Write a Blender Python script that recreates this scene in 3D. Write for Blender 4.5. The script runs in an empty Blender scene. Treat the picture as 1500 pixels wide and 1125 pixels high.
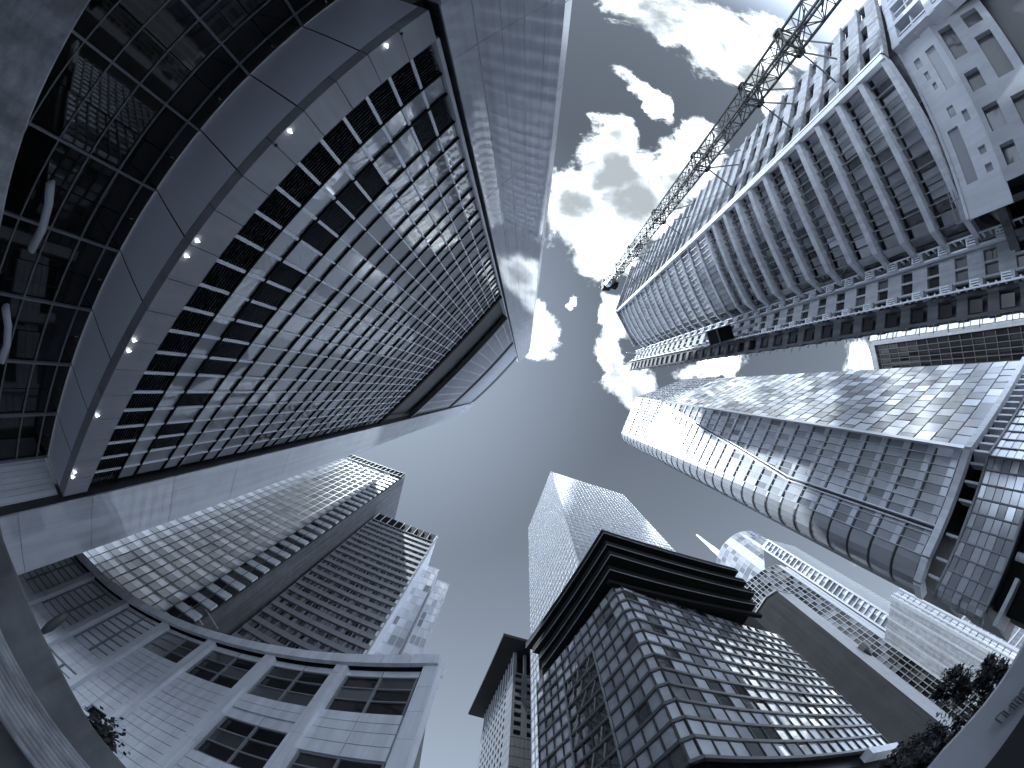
import bpy, math, random
from mathutils import Vector as V, Matrix
random.seed(7)
sc = bpy.context.scene
COL = sc.collection
PI = math.pi

# ------------------------------------------------------------------ camera
# fisheye lens pointing almost straight up: image right = +X, image down = +Y
F, CX, CY, ZX, ZY, EYE = 650.0, 750.0, 562.5, 769.0, 571.0, 1.6

def cdir(px, py):
    x, y = px - CX, py - CY
    r = math.hypot(x, y) or 1e-6
    t = 2 * math.asin(min(1, r / (2 * F)))
    s = math.sin(t) / r
    return V((x * s, y * s, math.cos(t)))

ROT = cdir(ZX, ZY).rotation_difference(V((0, 0, 1))).to_matrix()

def ray(px, py):
    return ROT @ cdir(px, py)

def at(px, py, z):
    d = ray(px, py)
    return d * ((z - EYE) / d.z) + V((0, 0, EYE))

def proj(p):
    d = ROT.transposed() @ (V(p) - V((0, 0, EYE))).normalized()
    r = 2 * F * math.sin(math.acos(max(-1, min(1, d.z))) / 2)
    s = math.hypot(d.x, d.y) or 1e-9
    return CX + r * d.x / s, CY + r * d.y / s

cd = bpy.data.cameras.new('camera')
cd.type = 'PANO'
cd.panorama_type = 'FISHEYE_EQUISOLID'
cd.fisheye_lens = F * 36 / 1500
cd.fisheye_fov = math.radians(240)
cd.sensor_fit = 'HORIZONTAL'
cd.sensor_width, cd.sensor_height = 36, 27
cd.clip_start, cd.clip_end = 0.05, 6000
cam = bpy.data.objects.new('camera', cd)
COL.objects.link(cam)
M3 = Matrix((ROT @ V((1, 0, 0)), ROT @ V((0, -1, 0)), ROT @ V((0, 0, -1)))).transposed()
cam.matrix_world = Matrix.Translation((0, 0, EYE)) @ M3.to_4x4()
sc.camera = cam

# ------------------------------------------------------------------ sun, sky
SUN = V((-0.262, -0.155, 0.952)).normalized()
sl = bpy.data.lights.new('sun', 'SUN')
sl.energy = 2.6
sl.angle = math.radians(0.5)
sl.color = (0.90, 1.0, 1.06)
so = bpy.data.objects.new('sun', sl)
COL.objects.link(so)
so.rotation_euler = SUN.to_track_quat('Z', 'Y').to_euler()
so.location = SUN * 400

w = bpy.data.worlds.new('World')
sc.world = w
w.use_nodes = True
T = w.node_tree
T.nodes.clear()
L = T.links.new

def nd(t, kind, **kw):
    n = t.nodes.new(kind)
    for k, v in kw.items():
        setattr(n, k, v)
    return n

def mth(t, op, a, b=None, c=None, clamp=False):
    n = nd(t, 'ShaderNodeMath', operation=op, use_clamp=clamp)
    for i, x in enumerate((a, b, c)):
        if x is None:
            continue
        if isinstance(x, (int, float)):
            n.inputs[i].default_value = x
        else:
            t.links.new(x, n.inputs[i])
    return n.outputs[0]

def mrange(t, x, a, b, c=0.0, d=1.0, smooth=True):
    n = nd(t, 'ShaderNodeMapRange', interpolation_type='SMOOTHSTEP' if smooth else 'LINEAR')
    t.links.new(x, n.inputs[0])
    for i, v in zip((1, 2, 3, 4), (a, b, c, d)):
        n.inputs[i].default_value = v
    return n.outputs[0]

def mixc(t, f, a, b):
    n = nd(t, 'ShaderNodeMix', data_type='RGBA')
    for s, x in ((0, f), (6, a), (7, b)):
        if isinstance(x, (int, float, tuple)):
            n.inputs[s].default_value = x if not isinstance(x, tuple) else (*x, 1)
        else:
            t.links.new(x, n.inputs[s])
    return n.outputs[2]

sky = nd(T, 'ShaderNodeTexSky', sky_type='NISHITA', sun_disc=False)
sky.sun_elevation = math.asin(SUN.z)
sky.sun_rotation = math.atan2(SUN.x, SUN.y)
sky.altitude = 100
sky.air_density, sky.dust_density = 1.0, 1.6
bw = nd(T, 'ShaderNodeRGBToBW')
L(sky.outputs[0], bw.inputs[0])
tint = nd(T, 'ShaderNodeVectorMath', operation='SCALE')
tint.inputs[0].default_value = (0.83, 1.0, 1.26)
tc = nd(T, 'ShaderNodeTexCoord')
sep = nd(T, 'ShaderNodeSeparateXYZ')
L(tc.outputs['Generated'], sep.inputs[0])
# monochrome stock: deep overhead, paler towards the horizon, the lower left and the sun
zz = sep.outputs[2]
dt = nd(T, 'ShaderNodeVectorMath', operation='DOT_PRODUCT')
L(tc.outputs['Generated'], dt.inputs[0])
dt.inputs[1].default_value = tuple(SUN)
clear = mth(T, 'ADD', mth(T, 'MULTIPLY', sep.outputs[1], 0.18), mth(T, 'MULTIPLY', mth(T, 'SUBTRACT', 1.0, mth(T, 'MAXIMUM', zz, 0.0)), 0.50))
clear = mth(T, 'ADD', clear, mrange(T, zz, 0.56, 0.15, 0.0, 4.5))      # glow added low in the unseen sky, to light shaded facades
clear = mth(T, 'ADD', mth(T, 'ADD', clear, 0.115), mrange(T, dt.outputs['Value'], 0.84, 1.0, 0.0, 0.19))
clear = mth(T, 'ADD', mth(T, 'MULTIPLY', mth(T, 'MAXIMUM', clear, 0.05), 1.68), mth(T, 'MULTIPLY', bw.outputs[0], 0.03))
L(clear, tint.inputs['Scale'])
zc = mth(T, 'MAXIMUM', zz, 0.12)
px_ = mth(T, 'DIVIDE', sep.outputs[0], zc)
py_ = mth(T, 'DIVIDE', sep.outputs[1], zc)
P2 = nd(T, 'ShaderNodeCombineXYZ')
L(px_, P2.inputs[0]); L(py_, P2.inputs[1])
P2 = P2.outputs[0]

def noise(t, vec, scale, detail, rough=0.55, dist=0.0):
    n = nd(t, 'ShaderNodeTexNoise')
    n.inputs['Scale'].default_value = scale
    n.inputs['Detail'].default_value = detail
    n.inputs['Roughness'].default_value = rough
    n.inputs['Distortion'].default_value = dist
    t.links.new(vec, n.inputs['Vector'])
    return n.outputs['Fac']

wn = nd(T, 'ShaderNodeTexNoise')
wn.inputs['Scale'].default_value = 5.5
wn.inputs['Detail'].default_value = 6
wn.inputs['Roughness'].default_value = 0.6
L(P2, wn.inputs['Vector'])
wv = nd(T, 'ShaderNodeVectorMath', operation='MULTIPLY_ADD')
L(wn.outputs['Color'], wv.inputs[0])
wv.inputs[1].default_value = (0.20, 0.20, 0)
wv.inputs[2].default_value = (-0.10, -0.10, 0)
wa = nd(T, 'ShaderNodeVectorMath', operation='ADD')
L(P2, wa.inputs[0]); L(wv.outputs[0], wa.inputs[1])
PW = wa.outputs[0]

# cloud banks: centre and half axes given in the picture plane of the lens, turned into sky directions
BANKS = [(985, 20, 78, 62, 20), (1060, 60, 92, 66, 35), (1110, 110, 62, 44, 40), (1150, 60, 40, 40, 0), (1145, 160, 30, 24, 0),
         (905, 250, 62, 60, -20), (850, 300, 58, 60, 0), (940, 300, 72, 72, -30), (880, 365, 62, 42, 10), (1000, 255, 60, 48, -40), (895, 195, 30, 34, 20), (1035, 215, 30, 38, 0),
         (797, 487, 26, 36, -15), (838, 440, 9, 12, 0), (905, 470, 26, 40, -20), (908, 540, 24, 60, -15), (945, 575, 36, 40, 0), (946, 138, 17, 44, -35), (1055, 538, 56, 18, -5),
         (1262, 527, 28, 20, 0), (1350, 645, 150, 105, 0), (1180, 700, 60, 50, 0), (1400, 420, 110, 90, 0), (1230, 260, 70, 70, 0)]  # bank behind the bright tower is unseen, added for reflections in the eaves building
fld = None
for bx, by, rx, ry, deg in BANKS:
    d0, d1 = ray(bx, by), ray(bx + 10, by)
    ca, sa = math.cos(math.radians(deg)), math.sin(math.radians(deg))
    c0 = V((d0.x / d0.z, d0.y / d0.z)) if d0.z > .12 else V((d0.x / .12, d0.y / .12))
    k = max(1.0, 1 / max(.15, d0.z)) ** 1.5 / F
    mp = nd(T, 'ShaderNodeMapping', vector_type='TEXTURE')
    mp.inputs['Location'].default_value = (c0.x, c0.y, 0)
    mp.inputs['Rotation'].default_value = (0, 0, math.radians(deg))
    mp.inputs['Scale'].default_value = (rx * k, ry * k, 1)
    L(PW, mp.inputs[0])
    ln = nd(T, 'ShaderNodeVectorMath', operation='LENGTH')
    L(mp.outputs[0], ln.inputs[0])
    v = mth(T, 'SUBTRACT', 1.0, ln.outputs['Value'])
    if fld is None:
        fld = v
    else:
        sm = nd(T, 'ShaderNodeMath', operation='SMOOTH_MAX')
        L(fld, sm.inputs[0]); L(v, sm.inputs[1])
        sm.inputs[2].default_value = 0.12
        fld = sm.outputs[0]
fld = mth(T, 'MAXIMUM', fld, -1.8)
n1 = mth(T, 'SUBTRACT', noise(T, P2, 9.0, 12, 0.66, 0.5), 0.5)
n2 = mth(T, 'SUBTRACT', noise(T, P2, 3.2, 5, 0.5, 0.2), 0.5)
dens = mth(T, 'ADD', fld, mth(T, 'ADD', mth(T, 'MULTIPLY', n1, 1.45), mth(T, 'MULTIPLY', n2, 0.45)))
alpha = mrange(T, dens, -0.10, 0.50)
body = mth(T, 'ADD', mth(T, 'MULTIPLY', n2, 3.6), mth(T, 'ADD', mth(T, 'MULTIPLY', n1, 1.0), 0.32))
edge = mrange(T, dens, 0.10, 0.75, 0.55, 0.0)
lum = mrange(T, mth(T, 'ADD', body, edge), 0.0, 1.25, 1.0, 9.0)
cl = nd(T, 'ShaderNodeVectorMath', operation='SCALE')
cl.inputs[0].default_value = (0.90, 1.0, 1.08)
L(lum, cl.inputs['Scale'])
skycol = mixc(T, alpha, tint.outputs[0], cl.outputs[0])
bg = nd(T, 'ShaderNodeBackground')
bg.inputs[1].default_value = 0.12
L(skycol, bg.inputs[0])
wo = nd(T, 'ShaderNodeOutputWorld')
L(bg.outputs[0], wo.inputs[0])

vs_ = sc.view_settings
vs_.view_transform = 'Standard'
vs_.look = 'None'
vs_.exposure = 2.2
vs_.gamma = 1.0
vs_.use_curve_mapping = False

# ------------------------------------------------------------------ materials
def g(v, warm=0.0):
    return (v * (0.955 + warm), v * .985, v * 1.07)

def mat(name, v, rough=0.6, spec=0.5, ior=1.5, metal=0.0, var=0.12, scale=0.35, streak=0.0, bump=0.0, bscale=0.5, emit=0.0, tone=None, brick=None):
    m = bpy.data.materials.new(name)
    m.use_nodes = True
    t = m.node_tree
    b = t.nodes['Principled BSDF']
    b.inputs['Roughness'].default_value = rough
    b.inputs['Specular IOR Level'].default_value = spec
    b.inputs['IOR'].default_value = ior
    b.inputs['Metallic'].default_value = metal
    geo = nd(t, 'ShaderNodeNewGeometry')
    pos = geo.outputs['Position']
    base = g(v)
    col = None
    if tone is not None:          # panes: per-face tone from clear dark glass to drawn blinds, in places a painted reflection
        at_ = nd(t, 'ShaderNodeAttribute', attribute_name='tone')
        col = mixc(t, at_.outputs['Fac'], base, g(tone))
    if var > 0:
        n = noise(t, pos, scale, 6, 0.6)
        f = mrange(t, n, 0.25, 0.75, 1 - var, 1 + var, False)
        if streak > 0:
            mp = nd(t, 'ShaderNodeMapping')
            mp.inputs['Scale'].default_value = (1.6, 1.6, 0.06)
            t.links.new(pos, mp.inputs[0])
            s = noise(t, mp.outputs[0], 1.0, 5, 0.6)
            f = mth(t, 'MULTIPLY', f, mrange(t, s, 0.35, 0.7, 1 + streak * .5, 1 - streak, True))
        sc_ = nd(t, 'ShaderNodeVectorMath', operation='SCALE')
        if col is None:
            sc_.inputs[0].default_value = base
        else:
            t.links.new(col, sc_.inputs[0])
        t.links.new(f, sc_.inputs['Scale'])
        col = sc_.outputs[0]
    if col is None:
        b.inputs['Base Color'].default_value = (*base, 1)
    else:
        t.links.new(col, b.inputs['Base Color'])
    if bump > 0:
        bn = nd(t, 'ShaderNodeBump')
        bn.inputs['Strength'].default_value = bump
        bn.inputs['Distance'].default_value = 1.0
        t.links.new(noise(t, pos, bscale, 3, 0.5), bn.inputs['Height'])
        t.links.new(bn.outputs[0], b.inputs['Normal'])
    if emit > 0:
        b.inputs['Emission Color'].default_value = (0.95, 1, 1.02, 1)
        b.inputs['Emission Strength'].default_value = emit
    return m

M = {}
M['black'] = mat('black', 0.004, 0.8, 0.1)
M['dark'] = mat('dark metal', 0.035, 0.45, 0.4)
M['dark2'] = mat('charcoal metal', 0.08, 0.4)
M['grey'] = mat('grey metal', 0.22, 0.55, 0.3)
M['light'] = mat('light metal', 0.5, 0.35)
M['white'] = mat('white metal', 0.72, 0.35)
M['silver'] = mat('silver metal', 0.62, 0.28, metal=0.7)
M['stone'] = mat('polished stone', 0.46, 0.05, 1.0, 1.75, var=0.10, scale=0.5, streak=0.12, bump=0.004, bscale=0.25)
M['soffit'] = mat('soffit panel', 0.72, 0.5, var=0.05)
M['fascia'] = mat('fascia panel', 0.30, 0.4, var=0.10, streak=.1)
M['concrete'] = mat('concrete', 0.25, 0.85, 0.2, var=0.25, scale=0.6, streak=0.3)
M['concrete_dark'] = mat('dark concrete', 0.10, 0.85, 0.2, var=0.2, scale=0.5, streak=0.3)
M['cladding'] = mat('pale cladding', 0.66, 0.45, var=0.08, scale=0.8, streak=0.14)
M['plaster'] = mat('white plaster', 0.44, 0.8, 0.3, var=0.08, streak=0.1)
M['slab'] = mat('dark slab stone', 0.03, 0.9, 0.05, var=0.12, scale=.2, streak=0.15)
M['slab_light'] = mat('pale slab stone', 0.17, 0.6, var=0.1, streak=.1)
M['glass_left'] = mat('tinted glass', 0.04, 0.03, 1.0, 2.1, var=0, tone=0.42, bump=0.006, bscale=0.35)
M['glass_lobby'] = mat('lobby glass', 0.006, 0.03, 0.6, 1.45, var=0, tone=0.03)
M['glass_grid'] = mat('pale window glass', 0.05, 0.05, 1.0, 1.6, var=0.1, tone=0.75)
M['glass_dark'] = mat('dark window glass', 0.010, 0.05, 0.35, 1.5, var=0.1, tone=0.30)
M['glass_atrium'] = mat('atrium glass', 0.03, 0.04, 1.0, 1.9, var=0.15, scale=0.9, tone=0.46)
M['glass_tower'] = mat('coated glass', 0.18, 0.10, 1.0, 1.9, metal=0.5, var=0, tone=0.6)
M['glass_right'] = mat('mirror glass', 0.24, 0.13, 1.0, 1.8, metal=0.25, var=0, tone=0.75)
M['glass_far'] = mat('far window glass', 0.12, 0.12, 1.0, 1.6, var=0.1, tone=0.7)
M['curtain'] = mat('pale curtain glass', 0.3, 0.12, 0.4, 1.45, var=0.15, scale=.3, tone=0.85)
M['glass_corner'] = mat('corner glass', 0.16, 0.16, 0.8, 1.6, var=0, tone=0.5)
M['band'] = mat('grey band panel', 0.20, 0.5, var=0.1, streak=.1)
M['rail'] = mat('painted rail', 0.5, 0.7, 0.2, var=0.05)
M['lamp'] = mat('lamp', 0.9, 0.4, emit=1.6, var=0)
M['pavement'] = mat('pavement', 0.48, 0.8, 0.2, var=0.2, scale=0.8)
M['leaf'] = mat('foliage', 0.03, 0.6, 0.3, var=0.4, scale=2.0)
M['bark'] = mat('bark', 0.06, 0.9, 0.1, var=0.3, scale=3)
M['granite'] = mat('granite', 0.24, 0.6, 0.3, var=0.35, scale=3.0, streak=0.35)
M['granite_dark'] = mat('dark granite', 0.09, 0.55, 0.4, var=0.35, scale=1.6, streak=0.3)
M['sign'] = mat('sign board', 0.42, 0.5, var=0.05)
M['far_white'] = mat('pale far wall', 0.32, 0.5, var=0.08)
M['ink'] = mat('sign ink', 0.17, 0.6)

# ------------------------------------------------------------------ mesh helpers
class MB:
    def __init__(s):
        s.v, s.f, s.t = [], [], []

    def quad(s, a, b, c, d, tone=0.0):
        n = len(s.v)
        s.v += [tuple(a), tuple(b), tuple(c), tuple(d)]
        s.f.append((n, n + 1, n + 2, n + 3))
        s.t.append(tone)

    def tri(s, a, b, c, tone=0.0):
        n = len(s.v)
        s.v += [tuple(a), tuple(b), tuple(c)]
        s.f.append((n, n + 1, n + 2))
        s.t.append(tone)

    def hexa(s, p):                       # p: bottom four, top four
        n = len(s.v)
        s.v += [tuple(x) for x in p]
        for q in ((3, 2, 1, 0), (4, 5, 6, 7), (0, 1, 5, 4), (1, 2, 6, 5), (2, 3, 7, 6), (3, 0, 4, 7)):
            s.f.append(tuple(n + k for k in q))
            s.t.append(0.0)

    def prism(s, poly, z0, z1):
        n, k = len(s.v), len(poly)
        s.v += [(p[0], p[1], z0) for p in poly] + [(p[0], p[1], z1) for p in poly]
        s.f.append(tuple(n + i for i in range(k))[::-1])
        s.f.append(tuple(n + k + i for i in range(k)))
        for i in range(k):
            j = (i + 1) % k
            s.f.append((n + i, n + j, n + k + j, n + k + i))
        s.t += [0.0] * (k + 2)

    def bar(s, p, q, w, h=None):          # a square bar between two points
        p, q = V(p), V(q)
        h = h or w
        d = (q - p).normalized()
        a = d.cross(V((0, 0, 1)))
        a = a.normalized() if a.length > 1e-4 else V((1, 0, 0))
        b = a.cross(d).normalized()
        a, b = a * w / 2, b * h / 2
        s.hexa([p - a - b, p + a - b, p + a + b, p - a + b, q - a - b, q + a - b, q + a + b, q - a + b])

    def tube(s, pts, r, n=8):
        pts = [V(p) for p in pts]
        rr = r if isinstance(r, (list, tuple)) else [r] * len(pts)
        base = len(s.v)
        for i, p in enumerate(pts):
            d = (pts[min(i + 1, len(pts) - 1)] - pts[max(i - 1, 0)]).normalized()
            a = d.cross(V((0.13, 0.31, 0.94))).normalized()
            b = d.cross(a).normalized()
            for k in range(n):
                an = 2 * PI * k / n
                s.v.append(tuple(p + (a * math.cos(an) + b * math.sin(an)) * rr[i]))
        for i in range(len(pts) - 1):
            for k in range(n):
                k2 = (k + 1) % n
                s.f.append((base + i * n + k, base + i * n + k2, base + (i + 1) * n + k2, base + (i + 1) * n + k))
                s.t.append(0.0)
        s.f.append(tuple(base + k for k in range(n))[::-1])
        e = base + (len(pts) - 1) * n
        s.f.append(tuple(e + k for k in range(n)))
        s.t += [0.0, 0.0]

    def build(s, name, m, parent=None, kind=None, label=None, tones=False, smooth=False):
        o0 = V(ORG.get(parent.name, (0, 0, 0))) if parent else V((0, 0, 0))
        me = bpy.data.meshes.new(name)
        me.from_pydata([(a[0] - o0.x, a[1] - o0.y, a[2] - o0.z) for a in s.v], [], s.f)
        if tones:
            at_ = me.attributes.new('tone', 'FLOAT', 'FACE')
            at_.data.foreach_set('value', s.t)
        if smooth:
            me.polygons.foreach_set('use_smooth', [True] * len(me.polygons))
        me.materials.append(M[m] if isinstance(m, str) else m)
        me.update()
        o = bpy.data.objects.new(name, me)
        COL.objects.link(o)
        if parent:
            o.parent = parent
            ORG[o.name] = tuple(o0)
        if kind:
            o['kind'] = kind
        if label:
            o['label'] = label
        return o

ORG = {}

def thing(name, label, cat, loc, group=None):
    o = bpy.data.objects.new(name, None)
    COL.objects.link(o)
    o.empty_display_size = 1.0
    o.location = loc
    ORG[o.name] = tuple(loc)
    o['label'], o['category'] = label, cat
    if group:
        o['group'] = group
    return o

def tag(o, label, cat, group=None):
    o['label'], o['category'] = label, cat
    if group:
        o['group'] = group
    return o

def v2(p):
    return V((p[0], p[1]))

class Patch:            # flat (or gently twisted) facade: bottom-left, bottom-right, top-right, top-left
    def __init__(s, A, B, C, D, flip=None):
        s.A, s.B, s.C, s.D = V(A), V(B), V(C), V(D)
        s.W = ((s.B - s.A).length + (s.C - s.D).length) / 2
        s.H = ((s.D - s.A).length + (s.C - s.B).length) / 2
        n = (s.B - s.A).cross(s.D - s.A).normalized()
        ref = V((0, 0, EYE)) if flip is None else V(flip)
        s.N = n if n.dot(ref - s.A) > 0 else -n

    def P(s, u, v, o=0.0):
        return (s.A * (1 - u) + s.B * u) * (1 - v) + (s.D * (1 - u) + s.C * u) * v + s.N * o

class Wall(Patch):      # vertical plane between two plan points
    def __init__(s, a, b, z0, z1, flip=None):
        Patch.__init__(s, (*a, z0), (*b, z0), (*b, z1), (*a, z1), flip)
        s.z0, s.z1 = z0, z1

class Curve:            # vertical facade over a plan polyline
    def __init__(s, pts, z0, z1):
        s.p = [v2(p) for p in pts]
        s.l = [0.0]
        for a, b in zip(s.p, s.p[1:]):
            s.l.append(s.l[-1] + (b - a).length)
        s.W, s.z0, s.z1 = s.l[-1], z0, z1
        s.H = z1 - z0

    def c(s, u):
        x = max(0.0, min(1.0, u)) * s.W
        for i in range(len(s.p) - 1):
            if x <= s.l[i + 1] or i == len(s.p) - 2:
                f = (x - s.l[i]) / (s.l[i + 1] - s.l[i])
                return s.p[i].lerp(s.p[i + 1], f)

    def n(s, u):
        t = s.c(min(1, u + .02)) - s.c(max(0, u - .02))
        q = V((t.y, -t.x)).normalized()
        return q if q.dot(-s.c(u)) > 0 else -q

    def P(s, u, v, o=0.0):
        q = s.c(u) + s.n(u) * o
        return V((q.x, q.y, s.z0 + v * s.H))

def lin(a, b, n):
    return [a + (b - a) * i / n for i in range(n + 1)]

def vbars(mb, pt, us, w, o0, o1, v0=0.0, v1=1.0):
    h = w / 2 / pt.W
    for u in us:
        p = []
        for v in (v0, v1):
            p += [pt.P(u - h, v, o0), pt.P(u + h, v, o0), pt.P(u + h, v, o1), pt.P(u - h, v, o1)]
        mb.hexa(p)

def hbars(mb, pt, vs, w, o0, o1, u0=0.0, u1=1.0, nseg=1):
    h = w / 2 / pt.H
    for v in vs:
        uu = lin(u0, u1, nseg)
        for a, b in zip(uu, uu[1:]):
            p = []
            for vv in (v - h, v + h):
                p += [pt.P(a, vv, o0), pt.P(b, vv, o0), pt.P(b, vv, o1), pt.P(a, vv, o1)]
            mb.hexa(p)

def cells(pt, us, vs, o=0.0, mu=0.0, mv=0.0, jit=0.0, tone=None, skew=None):
    out = []
    a, b = mu / pt.W, mv / pt.H
    for j in range(len(vs) - 1):
        for i in range(len(us) - 1):
            t = tone(i, j) if tone else 0.0
            if t is None:
                continue
            k = [random.uniform(-jit, jit) for _ in range(2)]
            du, dv = k
            if skew:
                s = skew(i, j)
                du += s[0]
                dv += s[1]
            u0, u1, w0, w1 = us[i] + a, us[i + 1] - a, vs[j] + b, vs[j + 1] - b
            out.append(((pt.P(u0, w0, o - du - dv), pt.P(u1, w0, o + du - dv), pt.P(u1, w1, o + du + dv), pt.P(u0, w1, o - du + dv)), t))
    return out

def size_in_photo(q):
    c = (q[0] + q[1] + q[2] + q[3]) / 4
    x, y = proj(c)
    if not (-10 < x < 1510 and -10 < y < 1135):
        return -1
    pp = [proj(k) for k in q]
    return abs(sum(pp[i][0] * pp[(i + 1) % 4][1] - pp[(i + 1) % 4][0] * pp[i][1] for i in range(4))) / 2

def panes(root, quads, m, name='window', limit=100, rest='window', parent=None):
    """the panes that show largest are parts of their own, the rest one part"""
    quads = sorted(quads, key=lambda q: -size_in_photo(q[0]))
    first, tail = quads[:limit], quads[limit:]
    for q, t in first:
        b = MB()
        b.quad(*q, tone=t)
        b.build(name, m, root, tones=True)
    if tail:
        b = MB()
        for q, t in tail:
            b.quad(*q, tone=t)
        b.build(rest, m, root, kind='stuff', tones=True)

def rnd(a, b):
    return random.uniform(a, b)

# ------------------------------------------------------------------ ground
b = MB()
b.quad((-3000, -3000, 0), (3000, -3000, 0), (3000, 3000, 0), (-3000, 3000, 0))
b.build('ground', 'pavement', kind='structure')

# ------------------------------------------------------------------ big tower with the curved glass front, left
K0, K1, K2 = V((-3.75, -14.55)), V((-13.25, -4.15)), V((-23.3, 5.3))
BP, LP = V((1.9, -20.2)), V((-24.9, 9.05))
tm = (K1 - K0).length / ((K1 - K0).length + (K2 - K1).length)

def front_curve(t):
    return K0 * ((t - tm) * (t - 1) / (tm)) + K1 * (t * (t - 1) / (tm * (tm - 1))) + K2 * (t * (t - tm) / (1 - tm))

FC = [front_curve(i / 22) for i in range(23)]

def soffit_depth(t):
    return 4.5 - 2.3 * t * t

def left_tower():
    root = thing('office_tower', 'tall dark glass tower with a curved louvred front framed by polished stone piers', 'skyscraper', (-13, -7, 0))
    zs = [15.0, 17.6, 19.3]
    while zs[-1] < 64:
        zs += [zs[-1] + 2.7, zs[-1] + 4.45]
    zt = 68.4
    zs = [z for z in zs if z < zt - 1] + [zt]
    cv = Curve(FC, 15.0, zt)
    us = lin(0, 1, 22)
    vz = [(z - 15.0) / (zt - 15.0) for z in zs]
    # core behind the glass
    back = [(-44, 15.8), (-64, 18.5), (-66, -12), (-30, -46), (-8, -40)]  # includes an unseen rear wing, added to shade the curved building
    inner = [cv.P(u, 0, -1.0) for u in us]
    core = [(1.2, -20.4), (-2.9, -15.6)] + [(p.x, p.y) for p in inner] + [(-24.4, 8.7)] + back
    b = MB()
    b.prism(core, 13.2, 195)
    b.build('wall', 'dark', root)
    # rows: 0 louvres, 1 glass, 2 louvres in groups, then offices
    loc = random.Random(3)
    lou = set((i, 0) for i in range(22)) | set((i, 2) for i in range(22) if i in (0, 1, 4, 5, 6, 7, 9, 10, 11, 12, 13, 14, 16, 18, 19))
    for (i, j) in sorted(lou):
        b = MB()
        u0, u1 = us[i] + .06 / cv.W, us[i + 1] - .06 / cv.W
        n = 13 if j == 0 else 15
        for k in range(n):
            v0 = vz[j] + (vz[j + 1] - vz[j]) * (k + .08) / n
            v1 = v0 + (vz[j + 1] - vz[j]) * .30 / n
            e = .0 if j == 0 else -.05
            b.quad(cv.P(u0, v0, e), cv.P(u1, v0, e), cv.P(u1, v1, e - .10), cv.P(u0, v1, e - .10))
        b.build('louvre', 'louvre', root)
    def tone(i, j):
        if (i, j) in lou:
            return None
        if j % 2 == 1:
            return loc.uniform(.75, .95)
        r = loc.random()
        return loc.uniform(.35, .65) if r < .75 else (loc.uniform(.7, 1.0) if r < .92 else loc.uniform(.05, .2))
    panes(root, cells(cv, us, vz, -.06, .02, .02, .008, tone), 'glass_left')
    for v in vz[1:-1]:
        b = MB()
        hbars(b, cv, [v], .16, -.3, .07, 0, 1, 22)
        b.build('ledge', 'black', root)
    b = MB()
    for (i, j) in sorted(lou):
        b.quad(cv.P(us[i], vz[j], -.35), cv.P(us[i + 1], vz[j], -.35), cv.P(us[i + 1], vz[j + 1], -.35), cv.P(us[i], vz[j + 1], -.35))
    b.build('louvre_backing', 'black', root)
    for v in vz[4:-1:2]:
        b = MB()
        hbars(b, cv, [v + .13 / cv.H], .05, -.05, .06, 0, 1, 22)
        b.build('ledge_rail', 'light', root)
    b = MB()
    vbars(b, cv, us[1:-1], .15, -.05, .03, 0, vz[3])
    vbars(b, cv, us[1:-1], .09, -.05, .045, vz[3], 1)
    b.build('mullion', 'white', root)
    # dark recessed storeys and the upper glass zones
    up = Curve(FC, zt, 236)
    def vv(z):
        return (z - zt) / (236 - zt)
    b = MB()
    hbars(b, up, [vv(69.2)], 1.4, -.9, .25, 0, 1, 22)
    b.build('beam', 'black', root)
    q = cells(up, lin(0, 1, 11), [vv(70), vv(75), vv(80), vv(89)], -.9, .05, .05, .0, lambda i, j: 0)
    b = MB()
    for c, t in q:
        b.quad(*c)
    b.build('recess_panel', 'dark', root)
    rows = lin(vv(90), vv(132), 14)
    panes(root, cells(up, us, rows, -.1, .03, .03, .01, lambda i, j: rnd(.1, .5)), 'glass_left', 'window', 20)
    b = MB()
    hbars(b, up, rows, .40, -.2, .12, 0, 1, 22)
    vbars(b, up, us[1:-1:2], .14, -.1, .1, rows[0], rows[-1])
    b.build('mullion', 'light', root)
    b = MB()
    hbars(b, up, [vv(89.6)], 1.2, -.5, .4, 0, 1, 22)
    b.build('spandrel', 'dark', root)
    b = MB()
    hbars(b, up, [vv(137)], 8.6, -.7, .05, 0, 1, 22)
    hbars(b, up, [vv(137)], 1.2, -.5, .4, 0, 1, 22)
    b.build('spandrel', 'dark', root)
    for v in lin(vv(143), vv(190), 26):
        b = MB()
        hbars(b, up, [v], .6, -.4, .1, 0, 1, 22)
        b.build('louvre_band', 'light', root)
    b = MB()
    hbars(b, up, [vv(197)], 12, -.4, .25, 0, 1, 22)
    b.build('parapet', 'dark', root)
    # fascia, soffit and its lamps
    lo = Curve(FC, 13.0, 15.0)
    b = MB()
    for a0, a1 in zip(lin(0, 1, 18), lin(0, 1, 18)[1:]):
        g_ = .012 / 1
        p = []
        for v in (0, .97):
            p += [lo.P(a0 + .0005, v, -.2), lo.P(a1 - .0005, v, -.2), lo.P(a1 - .0005, v, .35), lo.P(a0 + .0005, v, .35)]
        b.hexa(p)
    b.build('fascia', 'fascia', root)
    b = MB()
    for a0, a1 in zip(lin(0, 1, 9), lin(0, 1, 9)[1:]):
        m_ = 4
        for k in range(m_):
            s0, s1 = a0 + .001 + (a1 - a0 - .002) * k / m_, a0 + .001 + (a1 - a0 - .002) * (k + 1) / m_
            b.quad(lo.P(s0, 0, -.22), lo.P(s1, 0, -.22), lo.P(s1, 0, -soffit_depth(s1)), lo.P(s0, 0, -soffit_depth(s0)))
    b.build('soffit', 'soffit', root)
    b = MB()
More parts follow.
